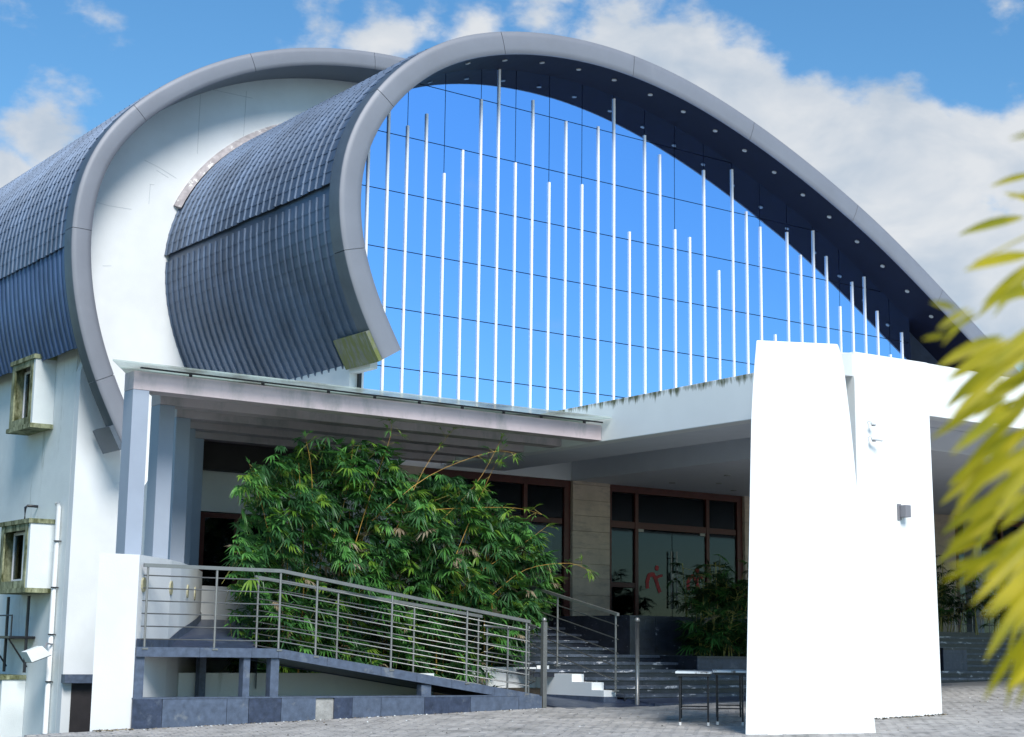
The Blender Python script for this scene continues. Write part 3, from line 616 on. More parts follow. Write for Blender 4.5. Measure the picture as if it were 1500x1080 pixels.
# flat near-black sheet painted as the doorway's shade in the gable foot, slate lintel
bx('doorway_shade', 13.24, 14.9, YW-.012, YW+.05, -3.6, -.80, 'darkvoid', rear)
bx('lintel', 13.00, 14.9, YW-.22, YW-.014, -.80, -.62, 'granite2', rear)

# ------------------------------------------------------------------ ENTRANCE CANOPY
CX, CY, CB = 18.05, 16.12, 3.64
can = thing('entrance_canopy', (CX, CY, -.9), 'broad white entrance canopy with deep white edge beams over the dark steps', 'canopy')
b = MB()
b.hexa([(CX, CY+.02, CB), (CX+.30, CY+.02, CB), (CX+.30, YG-.07, CB), (CX, YG-.07, CB), (CX, CY+.02, 4.40), (CX+.30, CY+.02, 4.40), (CX+.30, YG-.07, 4.30), (CX, YG-.07, 4.30)])
ob('side_fascia', b, 'edge', can, bevel=.012)
b = MB(); b.box(19.702, 48, CY, CY+.30, CB-.02, 4.44); ob('front_fascia', b, 'white_clean', can, bevel=.012)
bx('side_beam', CX+.302, CX+1.55, CY+.302, YG-.07, CB+.004, 4.22, 'ceil', can)
bx('roof_slab', CX+1.552, 47.9, CY+.302, YG-.07, 3.98, 4.24, 'ceil', can)
b = MB(); b.box(21.38, 47.9, 18.6, YG-.07, 3.57, 3.978); low = ob('dropped_ceiling', b, 'ceil', can, bevel=.01)
for x, y in [(23.2, 25.9), (24.0, 25.3), (24.9, 24.9), (25.3, 26.2), (23.0, 24.0), (24.6, 23.0), (26.0, 24.2)]:
    b = MB(); b.prism_z([(x+.07*math.cos(a*.5236), y+.07*math.sin(a*.5236)) for a in range(12)], 3.555, 3.569); ob('ceiling_light', b, 'lamp_glass', can)
# rear pillar with its returns, carrying the corner
b = MB(); b.hexa([(CX-.004, CY-.006, -1.3), (19.80, CY-.006, -1.3), (19.80, CY+.75, -1.3), (CX-.004, CY+.75, -1.3), (CX-.004, CY-.006, 4.425), (19.70, CY-.006, 4.445), (19.70, CY+.75, 4.445), (CX-.004, CY+.75, 4.405)])
ob('pillar', b, 'white_clean', can, bevel=.012)
# big flared fin standing diagonally before the corner
fin = thing('buttress', (15.6, 15.0, -1.1), 'tall burnt-white flared buttress wall standing in front of the canopy corner', 'buttress')
B0 = Vector((15.28, 15.22)); dr = Vector((.90, -.44)).normalized(); bk = Vector((.735, .678)).normalized()
def fpt(s, z, d=0): p = B0+dr*s+bk*d; return (p.x, p.y, z)
TL_ = [(-1.3, -.33), (.936, -.258), (3.06, -.193), (3.593, -.158), (4.12, -.104)]
TR_ = [(-1.3, 1.47), (-1.05, 1.424), (.524, 1.362), (2.154, 1.27), (3.14, 1.189), (3.823, 1.118), (3.989, 1.084), (4.12, 1.039)]
def interp(T, z):
    for a, c in zip(T, T[1:]):
        if z <= c[0]: return a[1]+(c[1]-a[1])*(z-a[0])/(c[0]-a[0])
    return T[-1][1]
fL = lambda z: interp(TL_, z); fR = lambda z: interp(TR_, z)
zs_ = [-1.3, -.5, .3, 1.1, 1.9, 2.6, 3.1, 3.5, 3.8, 3.98, 4.12]
L = [(fL(z), z) for z in zs_]; Rr = [(fR(z), z) for z in zs_]
b = MB(); n = len(zs_)
for k in range(n-1):
    for D, flip in ((0, 0), (.62, 1)):
        q = [fpt(L[k][0], L[k][1], D), fpt(Rr[k][0], Rr[k][1], D), fpt(Rr[k+1][0], Rr[k+1][1], D), fpt(L[k+1][0], L[k+1][1], D)]
        b.quad(*(q[::-1] if flip else q))
    b.quad(fpt(Rr[k][0], Rr[k][1], 0), fpt(Rr[k][0], Rr[k][1], .62), fpt(Rr[k+1][0], Rr[k+1][1], .62), fpt(Rr[k+1][0], Rr[k+1][1], 0))
    b.quad(fpt(L[k][0], L[k][1], .62), fpt(L[k][0], L[k][1], 0), fpt(L[k+1][0], L[k+1][1], 0), fpt(L[k+1][0], L[k+1][1], .62))
b.quad(fpt(L[-1][0], zs_[-1], 0), fpt(Rr[-1][0], zs_[-1], 0), fpt(Rr[-1][0], zs_[-1], .62), fpt(L[-1][0], zs_[-1], .62))
ob('wall_panel', b, 'white_clean', fin, bevel=.02)
# head block tying the buttress back to the canopy corner
p0 = fpt(.18, 0, .60); p1 = fpt(fR(3.9)-.06, 0, .60)
b = MB(); zt = 4.14
b.hexa([(p0[0], p0[1], 3.80), (p1[0], p1[1], 3.80), (CX-.006, CY+.03, 4.06), (CX-.006, CY+1.6, 4.06), (p0[0], p0[1], zt-.05), (p1[0], p1[1], zt-.05), (CX-.006, CY+.03, 4.41), (CX-.006, CY+1.6, 4.38)])
ob('head_block', b, 'white_clean', fin)

# wall lamp and two little camera brackets on the pillar
t = thing('wall_lamp', (18.98, CY-.01, 2.0), 'small grey box wall light on the right white pillar face', 'lamp')
b = MB(); b.box(18.94, 19.06, CY-.14, CY-.02, 2.02, 2.20); ob('casing', b, 'grey_plastic', t, bevel=.008); bx('back_plate', 18.90, 18.98, CY-.022, CY-.0125, 1.98, 2.22, 'grey_plastic', t)
for x, z, lab in ((18.30, 3.40, 'upper small white bracket camera high on the white pillar'), (18.30, 3.17, 'lower small white bracket camera high on the white pillar')):
    t = thing('security_camera', (x, CY-.01, z), lab, 'camera', 'cameras on the white pillar')
    b = MB(); b.tube([(x, CY-.013, z), (x, CY-.06, z), (x+.03, CY-.10, z-.03)], .008, 6); ob('bracket', b, 'white', t)
    b = MB(); b.tube([(x-.02, CY-.09, z-.035), (x+.14, CY-.16, z-.05)] if z < 3.3 else [(x-.03, CY-.1, z-.04), (x+.05, CY-.12, z-.05)], .022, 8); ob('housing', b, 'white', t)
    bx('lens_hood', x+.0, x+.05, CY-.115, CY-.08, z-.075, z-.058, 'grey_plastic', t)

# ------------------------------------------------------------------ PERGOLA of grey portal frames with a glass sheet on top
per = thing('glass_pergola', (9.4, 22, -.8), 'pergola of stepped grey portal frames under a frosted glass sheet beside the bamboo', 'pergola')
cols_ = [(9.54, 22.0), (10.47, 23.14), (11.27, 24.28), (11.89, 25.40), (12.60, 26.55)]
ZBm, ZTm = 3.66, 3.93
for k, (xr, y) in enumerate(cols_):
    xl = xr-.25
    bx('column', xl, xr, y, y+.33, .9 if k == 0 else .6, ZBm-.003, 'column', per, bevel=.006)
    bx('beam', xl-.0, 18.04, y-.004, y+.334, ZBm, ZTm, 'beam', per, bevel=.006)
def gzl(x, y): return 3.985+.004*(x-9)
for P, mt_ in (([(8.83, 21.7), (18.03, 21.7), (18.03, 22.24), (9.17, 22.24)], 'frost'), ([(9.18, 22.25), (18.03, 22.25), (18.03, 26.9), (12.1, 26.9), (11.0, 25.0), (9.63, 22.97)], 'frost_shade')):  # sheet split so the front beam stays lit and the inner ones darken
    b = MB(); n = len(P); b.v = [(x, y, gzl(x, y)) for x, y in P]+[(x, y, gzl(x, y)+.02) for x, y in P]; b.f = [tuple(range(n))[::-1], tuple(range(n, 2*n))]+[(k, (k+1) % n, n+(k+1) % n, n+k) for k in range(n)]; b.m = [0]*(n+2)
    ob('glass_sheet', b, mt_, per)
bx('gap_strip', 9.35, 18.0, 21.90, 21.93, 3.955, 3.978, 'black', per)  # black strip painted in for the dark gap between beam and glass
for x in (10.2, 11.4, 12.55, 13.4, 14.25, 15.1, 15.95, 16.75, 17.7):
    b = MB(); b.tube([(x, 22.05, ZTm), (x, 22.05, 3.985)], .028, 8); ob('standoff', b, 'black', per)

# ------------------------------------------------------------------ END WALL beside the ramp
ew = thing('ramp_side_wall', (8.57, 20.45, -1.1), 'thick white curved wall end with yellowish step lights at the left of the ramp', 'wall')
inn = [(8.85, 20.45), (9.30, 20.90), (9.71, 21.33), (10.12, 21.88), (10.62, 22.66), (11.14, 23.5), (11.67, 24.43), (12.1, 25.5), (12.35, 27.1)]
outp = [(8.29, 20.45), (8.72, 21.1), (9.10, 21.75), (9.5, 22.4), (9.98, 23.2), (10.5, 24.0), (11.05, 24.9), (11.45, 25.8), (11.65, 27.1)]
b = MB(); n = len(inn)
for k in range(n-1):
    (a0, a1), (c0, c1) = inn[k], inn[k+1]; (d0, d1), (e0, e1) = outp[k], outp[k+1]; zt = 1.19
    b.quad((a0, a1, -4), (c0, c1, -4), (c0, c1, zt), (a0, a1, zt)); b.quad((e0, e1, -4), (d0, d1, -4), (d0, d1, zt), (e0, e1, zt)); b.quad((a0, a1, zt), (c0, c1, zt), (e0, e1, zt), (d0, d1, zt))
b.quad((8.29, 20.45, -4), (8.85, 20.45, -4), (8.85, 20.45, 1.19), (8.29, 20.45, 1.19)); b.quad((12.35, 27.1, -4), (11.65, 27.1, -4), (11.65, 27.1, 1.19), (12.35, 27.1, 1.19))
ob('wall_body', b, 'white', ew)
for (x, y) in ((8.97, 20.565), (9.72, 21.345), (10.50, 22.47), (11.0, 23.28)):
    k = min(range(n-1), key=lambda i: (Vector(inn[i])-Vector((x, y))).length); dv = Vector(inn[min(k+1, n-1)])-Vector(inn[max(k-1, 0)]); dv.normalize(); nv = Vector((dv.y, -dv.x))
    b = MB(); ring = [(x+dv.x*0.07*math.cos(a*.5236), y+dv.y*.07*math.cos(a*.5236), 0.80+.10*math.sin(a*.5236)) for a in range(12)]
    f_ = [(p[0]+nv.x*.02, p[1]+nv.y*.02, p[2]) for p in ring]; bk_ = [(p[0]-nv.x*.02, p[1]-nv.y*.02, p[2]) for p in ring]
    b.v = bk_+f_; b.f = [tuple(range(12, 24))]+[(k2, (k2+1) % 12, 12+(k2+1) % 12, 12+k2) for k2 in range(12)]; b.m = [0]+[0]*12
    o = ob('step_light', b, mat('yellowed_lamp_cover', (.36, .34, .22), .4) if 'yl' not in M else M['yl'], ew); M['yl'] = o.data.materials[0]
    b = MB(); b.box(x-dv.x*.02-.03, x-dv.x*.02+.0, y-.05, y-.03, .7, .9)

# ------------------------------------------------------------------ ACCESS RAMP
ramp = thing('access_ramp', (8.85, 20.42, -1.09), 'raised granite-edged access ramp with open sides sloping down to the right', 'ramp')
def rz(x): return -.03 if x < 10.95 else -.03-(x-10.95)*(.655/4.55)
b = MB(); xs = [8.86, 10.95, 15.52]
b.prism_z([(8.86, 20.46), (10.95, 20.46), (10.95, 21.95), (10.2, 21.95), (9.75, 21.36)], -.13, -.03)
for a, c in zip(xs[1:], xs[2:]): b.hexa([(a, 20.46, rz(a)-.10), (c, 20.46, rz(c)-.10), (c, 21.95, rz(c)-.10), (a, 21.95, rz(a)-.10), (a, 20.46, rz(a)), (c, 20.46, rz(c)), (c, 21.95, rz(c)), (a, 21.95, rz(a))])
ob('deck', b, 'granite', ramp)
for y0, y1 in ((20.40, 20.455), (21.955, 22.01)):
    x = 8.86 if y0 < 21 else 10.25
    while x < 15.5:
        x1 = min(15.52, x+random.choice((.62, .78, .9)))
        if x < 10.95 < x1: x1 = 10.95
        b = MB(); e = .0025; b.hexa([(x+e, y0, rz(x)-.115), (x1-e, y0, rz(x1)-.115), (x1-e, y1, rz(x1)-.115), (x+e, y1, rz(x)-.115), (x+e, y0, rz(x)+.012), (x1-e, y0, rz(x1)+.012), (x1-e, y1, rz(x1)+.012), (x+e, y1, rz(x)+.012)])
        ob('edge_slab', b, 'granite2', ramp); x = x1
for x, wdt, zt in ((8.86, .13, -.15), (10.44, .10, -.15), (10.86, .13, -.15), (13.36, .17, -.49), (15.38, .18, -.75)):
    bx('support_post', x, x+wdt, 20.44, 20.57, gz(x, 20.5)+.1, rz(x+wdt)-.117, 'granite2', ramp)
    if 10.3 < x < 10.5: bx('support_post', x, x+wdt, 21.80, 21.93, gz(x, 21.5)-.02, rz(x+wdt)-.117, 'granite2', ramp)
# low plinth faced with granite slabs, one missing
x = 8.83; slabs = [.42, .94, .33, .50, .55, .29, .30, .48, .75, .82, .9, .75]; k = 0
bx('plinth_core', 8.87, 15.55, 20.42, 20.60, -1.4, -.70, mat('bare_mortar', (.30, .30, .29), .9, var=.25, vscale=9, bump=.5, coord=W), ramp)
while x < 15.5 and k < len(slabs):
    x1 = min(15.56, x+slabs[k]); z0 = gz(x, 20.4)-.03
    if k != 5: bx('granite_slab', x+.004, x1-.004, 20.395-random.uniform(0, .006), 20.418, z0, -.695+random.uniform(-.004, .002), 'granite2' if k % 3 else 'granite', ramp)
    x = x1; k += 1
bx('coping', 8.84, 15.5, 20.39, 20.62, -.694, -.675, 'granite2', ramp)
b = MB(); b.box(10.2, 14.6, 21.98, 22.12, -1.3, -.38); ob('back_kerb', b, 'white_dirty', ramp)
# upper flight turning back under the pergola
up = [(8.95, 20.6, -.025), (9.71, 21.33, -.02), (10.12, 21.88, .12), (11.14, 23.5, .30), (11.67, 24.43, .42), (12.3, 26.9, .55)]
upr = [(11.35, 20.62, -.025), (11.41, 21.9, -.02), (11.6, 22.5, .12), (12.4, 23.8, .30), (13.0, 24.7, .42), (14.5, 26.9, .55)]
b = MB()
for k in range(1, 5): b.quad(up[k], upr[k], upr[k+1], up[k+1])
ob('upper_deck', b, 'granite', ramp)
b = MB()
for k in range(1, 5): q0, q1 = upr[k], upr[k+1]; b.quad((q0[0], q0[1], q0[2]-.6), (q1[0], q1[1], q1[2]-.6), q1, q0)
ob('upper_side', b, 'granite2', ramp)
# skirting strip along the curved wall
b = MB()
for k in range(n-2):
    z0, z1 = [-.02 if v[1] < 21.4 else .12+(v[1]-21.88)*.118 for v in (inn[k], inn[k+1])]
    (a0, a1), (c0, c1) = inn[k], inn[k+1]; b.quad((a0+.012, a1-.008, z0-.02), (c0+.012, c1-.008, z1-.02), (c0+.012, c1-.008, z1+.11), (a0+.012, a1-.008, z0+.11))
ob('skirting', b, 'granite2', ramp)
# low pale parapet across the back of the landing
b = MB(); b.hexa([(11.7, 24.6, .2), (13.4, 25.2, .2), (13.4, 25.35, .2), (11.7, 24.75, .2), (11.7, 24.6, .98), (13.4, 25.2, .98), (13.4, 25.35, .98), (11.7, 24.75, .98)]); ob('parapet', b, 'white', ramp)

# ---- railings
def railing(name, label, cat, X, top, base, posts, nrail, group=None, big=None, r=.0125, rr=.026, flatx=None):
    """X(s)->(x,y) along the run, top(s) and base(s) heights; posts: list of s"""
    s0, s1 = posts[0], posts[-1]; t = thing(name, (*X(s0), base(s0)), label, cat, group)
    ss = sorted(set([s0, s1]+([flatx] if flatx is not None else [])))
    for s in posts:
        x, y = X(s); b = MB(); b.tube([(x, y, base(s)-.03), (x, y, top(s)-.02)], .0165, 8); b.prism_z([(x-.04, y-.04), (x+.04, y-.04), (x+.04, y+.04), (x-.04, y+.04)], base(s)-.012, base(s)+.012)
        ob('post', b, 'steel', t, smooth=False)
    ends = [posts[0]-.06]+[q for q in ss[1:-1]]+[posts[-1]+.06]
    b = MB(); pts = [(*X(s), top(s)) for s in ends]
    for p, q in zip(pts, pts[1:]):
        p, q = Vector(p), Vector(q); d = (q-p).normalized(); sd_ = Vector((-d.y, d.x, 0)).normalized()*.026; h = Vector((0, 0, .024))
        b.hexa([p-sd_-h, q-sd_-h, q+sd_-h, p+sd_-h, p-sd_+h, q-sd_+h, q+sd_+h, p+sd_+h])
    ob('handrail', b, 'steel', t)
    for i in range(nrail):
        f_ = (i+.75)/(nrail+.55); b = MB(); b.tube([(*X(s), base(s)+(top(s)-base(s))*f_) for s in ends], .0095, 6); ob('rail', b, 'steel', t, smooth=True)
    return t
lin = lambda P: (lambda s: [a[1]+(c[1]-a[1])*(s-a[0])/(c[0]-a[0]) for a, c in zip(P, P[1:]) if s <= c[0] or c is P[-1]][0])
topf = lin([(8.8, 1.055), (10.98, 1.055), (15.4, .43), (16, .35)]); basef = lambda s: rz(s)-.01
railing('ramp_railing', 'near stainless railing on the open front edge of the access ramp', 'railing', lambda s: (s, 20.43), topf, basef, [8.97, 9.98, 10.96, 11.55, 12.81, 14.15, 15.27], 6, 'stainless railings of the ramp', flatx=10.97)
railing('ramp_railing', 'rear stainless railing of the ramp half hidden against the bamboo', 'railing', lambda s: (s, 21.98), lin([(11.3, 1.03), (11.42, 1.03), (16.4, .43), (17, .35)]), lambda s: rz(s)-.01, [11.42, 12.8, 14.2, 15.45], 6, 'stainless railings of the ramp')
# big newel and returning rails at the foot of the ramp
t = thing('newel_post', (15.62, 20.55, -.9), 'stout square steel newel with domed cap at the foot of the ramp', 'post', 'domed steel newels')
b = MB(); b.box(15.66, 15.735, 20.50, 20.575, -.9, .44); ob('shaft', b, 'steel', t, bevel=.006); b = MB(); b.ball((15.697, 20.537, .475), .042, 12); ob('cap', b, 'steel', t, smooth=True)
r2 = thing('return_rail', (15.4, 20.6, -.7), 'short bent stainless rails turning round the foot of the ramp', 'railing')
for i in range(7):
    z = .37-.14*i; b = MB(); b.tube([(15.30, 20.45, z+.03), (15.50, 20.50, z), (15.58, 20.8, z-.06), (15.6, 21.5, z-.02), (15.55, 21.95, z+.02)], .0095 if i else .02, 6); ob('rail', b, 'steel', r2, smooth=True)
for x, y in ((15.56, 20.75), (15.59, 21.35), (15.57, 21.9)):
    b = MB(); b.tube([(x, y, -.78), (x, y, .38)], .0165, 8); ob('post', b, 'steel', r2)

# ------------------------------------------------------------------ STAIRS
st_ = thing('entrance_stairs', (17.25, 20.3, -.8), 'wide flight of black stone steps with chalky scuffed nosings up to the doors', 'stairs')
SX0 = 17.25; TR = .5; RS = .125; NS = 10
for k in range(NS):
    y0 = 20.4+TR*k; zt = -.68+RS*k; x0 = SX0 if k < 3 else 16.55; x1 = 46; zb_ = -.86 if k == 0 else zt-RS
    # riser and tread stones of uneven length
    x = x0
    while x < x1:
        xe = min(x1, x+random.uniform(1.0, 1.5))
        if k < NS:
            if x < 26: 
                bx('riser', x+.002, xe-.002, y0+.022, y0+.042, zb_, zt-.05, 'marble', st_)
                bx('tread', x+.002, xe-.002, y0, y0+TR+.02, zt-.048, zt+random.uniform(-.0015, .0015), 'step', st_)
            else:
                bx('riser', x, x1, y0+.022, y0+.042, zb_, zt-.05, 'marble', st_); bx('tread', x, x1, y0, y0+TR+.02, zt-.048, zt, 'step', st_); xe = x1
        x = xe
bx('landing', 16.55, 48, 20.4+TR*NS+.024, YG-.13, .50, -.68+RS*(NS-1)+.10, 'granite', st_)
bx('landing_edge', 16.55, 48, 20.4+TR*NS+.0, 20.4+TR*NS+.022, .40, -.68+RS*(NS-1)+.115, 'marble', st_)
# white cheek wall following the steps, slate skirting below
b = MB(); P = [(20.62, -.72), (20.62, -.62), (20.93, -.62), (20.93, -.50), (21.45, -.50), (21.45, -.375), (22.4, -.375), (22.4, -.25), (24.0, -.25), (24.0, -.72)]
n = len(P); b.v = [(16.98, y, z) for y, z in P]+[(17.235, y, z) for y, z in P]; b.f = [tuple(range(n)), tuple(range(n, 2*n))[::-1]]+[(k, (k+1) % n, n+(k+1) % n, n+k) for k in range(n)]; b.m = [0]*(n+2)
ob('cheek_wall', b, 'white_clean', st_)
b = MB(); b.box(16.96, 17.24, 20.60, 24.0, -.86, -.722); ob('skirting', b, 'granite2', st_)
bx('cheek_face', 15.65, 16.97, 22.42, 22.52, -.8, -.28, 'white', st_)
# sloping granite apron at the foot
b = MB(); A = [(15.85, 19.98, -.885), (17.3, 19.72, -.84), (26, 19.7, -.60), (26, 20.42, -.55), (17.30, 20.44, -.755), (17.0, 22.4, -.74), (16.0, 22.4, -.74)]
b.v = [A[0], A[1], A[4], A[5], A[6]]; b.f = [(0, 1, 2, 3, 4)]; b.m = [0]; b.quad(A[0], (15.85, 19.98, -1.1), (17.3, 19.72, -1.1), A[1])
b.quad(A[6], (16.0, 22.4, -1.1), (15.85, 19.98, -1.1), A[0])
ob('apron', b, 'granite', st_)
b = MB(); b.hexa([(17.3, 19.74, -1.1), (46, 19.74, -1.1), (46, 20.44, -1.1), (17.3, 20.44, -1.1), (17.3, 19.74, -.80), (46, 19.74, -.42), (46, 20.44, -.38), (17.3, 20.44, -.745)]); ob('apron', b, 'granite', st_)
railing('stair_railing', 'stainless stair railing climbing from the newel over the black steps', 'railing', lambda s: (17.17, s), lin([(20, .49), (25, 1.55)]), lin([(20, -.74), (20.4, -.66), (25.4, .57)]), [20.55, 22.09, 23.6, 24.9], 5)
t = thing('newel_post', (17.17, 20.03, -.86), 'slender round steel newel with domed cap before the black steps', 'post', 'domed steel newels')
b = MB(); b.tube([(17.2, 20.05, -.86), (17.2, 20.05, .46)], .034, 14); ob('shaft', b, 'steel', t, smooth=True); b = MB(); b.ball((17.2, 20.05, .50), .046, 12); ob('cap', b, 'steel', t, smooth=True)
b = MB(); b.tube([(17.2, 20.05, -.875), (17.2, 20.05, -.84)], .06, 14); ob('foot_ring', b, 'steel', t)

# ------------------------------------------------------------------ planters and their palms
def planter(x0, x1, y0, y1, zt, zb, label, group='black stone planters on the steps'):
    t = thing('planter', (x0, y0, zb), label, 'planter', group)
    b = MB(); w_ = .12
    b.box(x0+.02, x1-.02, y0+.02, y0+w_, zb, zt-.03); b.box(x0+.02, x1-.02, y1-w_, y1-.02, zb, zt-.03); b.box(x0+.02, x0+w_, y0+w_, y1-w_, zb, zt-.03); b.box(x1-w_, x1-.02, y0+w_, y1-w_, zb, zt-.03); ob('wall_core', b, 'marble', t)
    z = zb
    while z < zt-.05:      # cladding courses
        z1 = min(zt-.04, z+.16); x = x0
        while x < x1-.01:
            xe = min(x1, x+.62); bx('cladding_tile', x+.002, xe-.002, y0-.004+random.uniform(-.002, .002), y0+.018, z+.002, z1-.002, 'marble' if zt > .3 else 'granite', t); x = xe
        bx('cladding_tile', x0-.004, x0+.018, y0+.02, y1, z+.002, z1-.002, 'marble', t)
        z = z1
    b = MB(); b.box(x0-.01, x1+.01, y0-.012, y0+w_, zt-.038, zt); b.box(x0-.01, x1+.01, y1-w_, y1+.01, zt-.038, zt); b.box(x0-.01, x0+w_, y0+w_, y1-w_, zt-.038, zt); b.box(x1-w_, x1+.01, y0+w_, y1-w_, zt-.038, zt); ob('coping', b, 'marble', t)
    bx('soil', x0+.13, x1-.13, y0+.13, y1-.13, zt-.16, zt-.07, 'soil', t)
    return t
planter(19.55, 26.0, 23.0, 25.3, .66, -.1, 'tall black stone planter on the upper steps, palms growing behind it')
planter(20.2, 26.0, 21.9, 22.98, -.06, -.6, 'low dark stone planter on the lower steps behind the table')
planter(27.1, 27.85, 22.0, 22.7, .16, -.75, 'square dark plinth planter on the steps right of the white pillar')
def leaf(b, base, d, ln, wd, fold=.25, droop=.25, up=Vector((0, 0, 1))):
    d = d.normalized(); s = d.cross(up)
    if s.length < .1: s = d.cross(Vector((1, 0, 0)))
    s.normalize(); u = s.cross(d).normalized(); i = len(b.v)
    mid = base+d*ln*.45-up*ln*droop*.2; tip = base+d*ln-up*ln*droop
    b.v += [tuple(base), tuple(mid+s*wd*.5+u*wd*fold), tuple(tip), tuple(mid-s*wd*.5+u*wd*fold), tuple(mid-u*wd*.08)]
    b.f += [(i, i+1, i+4), (i+1, i+2, i+4), (i, i+4, i+3), (i+4, i+2, i+3)]; b.m += [b.mi]*4
def rvec(): 
    while True:
        v = Vector((random.uniform(-1, 1), random.uniform(-1, 1), random.uniform(-1, 1)))
        if .05 < v.length < 1: return v.normalized()
def fan(b, c, ax, n, ln, wd, spread=1.15, droop=.3):
    """palmate fan of pointed leaflets around axis ax"""
    ax = ax.normalized(); s = ax.cross(Vector((0, 0, 1)))
    if s.length < .1: s = Vector((1, 0, 0))
    s.normalize(); s = (Matrix.Rotation(random.uniform(-.6, .6), 3, ax) @ s)
    for k in range(n):
        a = spread*(2*k/(n-1)-1)+random.uniform(-.08, .08); d = ax*math.cos(a)+s*math.sin(a)+rvec()*.06
        leaf(b, c, d, ln*(1-.25*abs(2*k/(n-1)-1))*random.uniform(.85, 1.1), wd, droop=droop*random.uniform(.5, 1.4))
def palm(label, x0, x1, y0, y1, zb, zt, nst, group='dark fan palms by the entrance'):
    t = thing('fan_palm', ((x0+x1)/2, (y0+y1)/2, zb), label, 'plant', group); lv = MB(); sm = MB()
    for k in range(nst):
        x, y = random.uniform(x0, x1), random.uniform(y0, y1); h = zb+(zt-zb)*random.uniform(.35, .98); lean = Vector((random.uniform(-.3, .3), random.uniform(-.35, .15), 0))
        top = Vector((x, y, h))+lean*.6; sm.tube([(x, y, zb), (x+lean.x*.3, y+lean.y*.3, (zb+h)/2), tuple(top)], .014, 5, .007)
        for q in range(random.randint(10, 14)):
            f_ = random.uniform(.35, 1); p = Vector((x, y, zb)).lerp(top, f_); d = Vector((random.uniform(-1, 1), random.uniform(-1, .8), random.uniform(-.15, .7))).normalized()
            e = p+d*random.uniform(.12, .30); sm.tube([tuple(p), tuple(e)], .004, 4)
            lv.mi = 0 if random.random() < .8 else (1 if random.random() < .8 else 2)
            fan(lv, e, (d+Vector((0, 0, -.25))), random.randint(7, 10), random.uniform(.24, .36), .035, 1.25, .35)
    ob('foliage', lv, ['palm', 'leaf_b', 'leaf_d'], t, kind='stuff'); ob('stem', sm, 'twig', t)
palm('dense dark fan palms in the low planter beside the white buttress', 20.7, 23.6, 22.15, 22.75, -.13, .80, 34)
palm('taller dark fan palms in the tall planter before the glass doors', 22.5, 25.7, 23.4, 25.0, .58, 1.95, 52)
palm('thin dark fan palm seen right of the white pillar', 30.6, 33.4, 25.0, 26.6, .5, 2.4, 26)

# ------------------------------------------------------------------ BAMBOO
bam = thing('bamboo_clump', (14.5, 23.4, -1.0), 'big bushy green bamboo clump with orange canes spilling behind the ramp railing', 'bamboo')
bx('soil_bed', 11.7, 16.9, 22.14, 24.4, -1.2, -.62, 'soil', bam)
lv = MB(); tw = MB()
def in_shape(x, z):       # outline of the clump as it stands, seen from the forecourt
    tops = TOPS
    for a, c in zip(tops, tops[1:]):
        if a[0] <= x <= c[0]:
            t_ = a[1]+(c[1]-a[1])*(x-a[0])/(c[0]-a[0]); return z < t_
    return False
def zlow(x): return -.75 if x < 16.0 else -.75+(x-16.0)*1.5
TOPS = [(11.0, 2.45), (11.2, 2.7), (11.6, 2.95), (11.95, 3.3), (12.8, 3.35), (13.6, 3.3), (14.1, 2.95), (14.8, 2.88), (15.5, 2.8), (16.05, 2.4), (16.65, 2.0), (17.15, 1.6)]
cnt = 0; tries = 0
lens = dict(c=0)
while cnt < 5600 and tries < 90000:
    tries += 1; x = random.uniform(11.0, 17.15); z = random.uniform(-.8, 3.5)
    if not in_shape(x, z) or z < zlow(x): continue
    # clumped density: bulges and hollows
    hsh = math.sin(x*3.1+1.3)*math.sin(z*3.7+.4)+.6*math.sin(x*6.3+z*5.1)
    y = 22.45+random.random()**1.3*1.9 - .28*hsh - .25*math.sin((z+.8)/4.2*math.pi)
    if x > 16.8: y = max(y, 22.6)
    if z < .9 and y < 22.1: y = 22.1+random.random()*.4
    if random.random() < .5 and hsh < -.4: continue
    c = Vector((x+.60*(y-22.1), y, z)); out_d = Vector((random.uniform(-.8, .8), -1.0+random.uniform(-.3, .7), random.uniform(-.7, .55)))
    r_ = random.random(); lv.mi = 0 if r_ < .46 else 1 if r_ < .84 else 2 if r_ < .965 else 3
    if z > 2.0 and r_ > .7: lv.mi = 2 if random.random() < .5 else 1
    n = random.randint(5, 9)
    fan(lv, c, out_d+Vector((0, 0, -.12)), n, random.uniform(.19, .36), random.uniform(.030, .046), random.uniform(.6, 1.2), random.uniform(.05, .45)); cnt += 1
    if random.random() < .22: e = c+Vector((random.uniform(-.2, .2), random.uniform(.1, .4), -random.uniform(.1, .4))); tw.tube([tuple(c), tuple(e)], .003, 3)
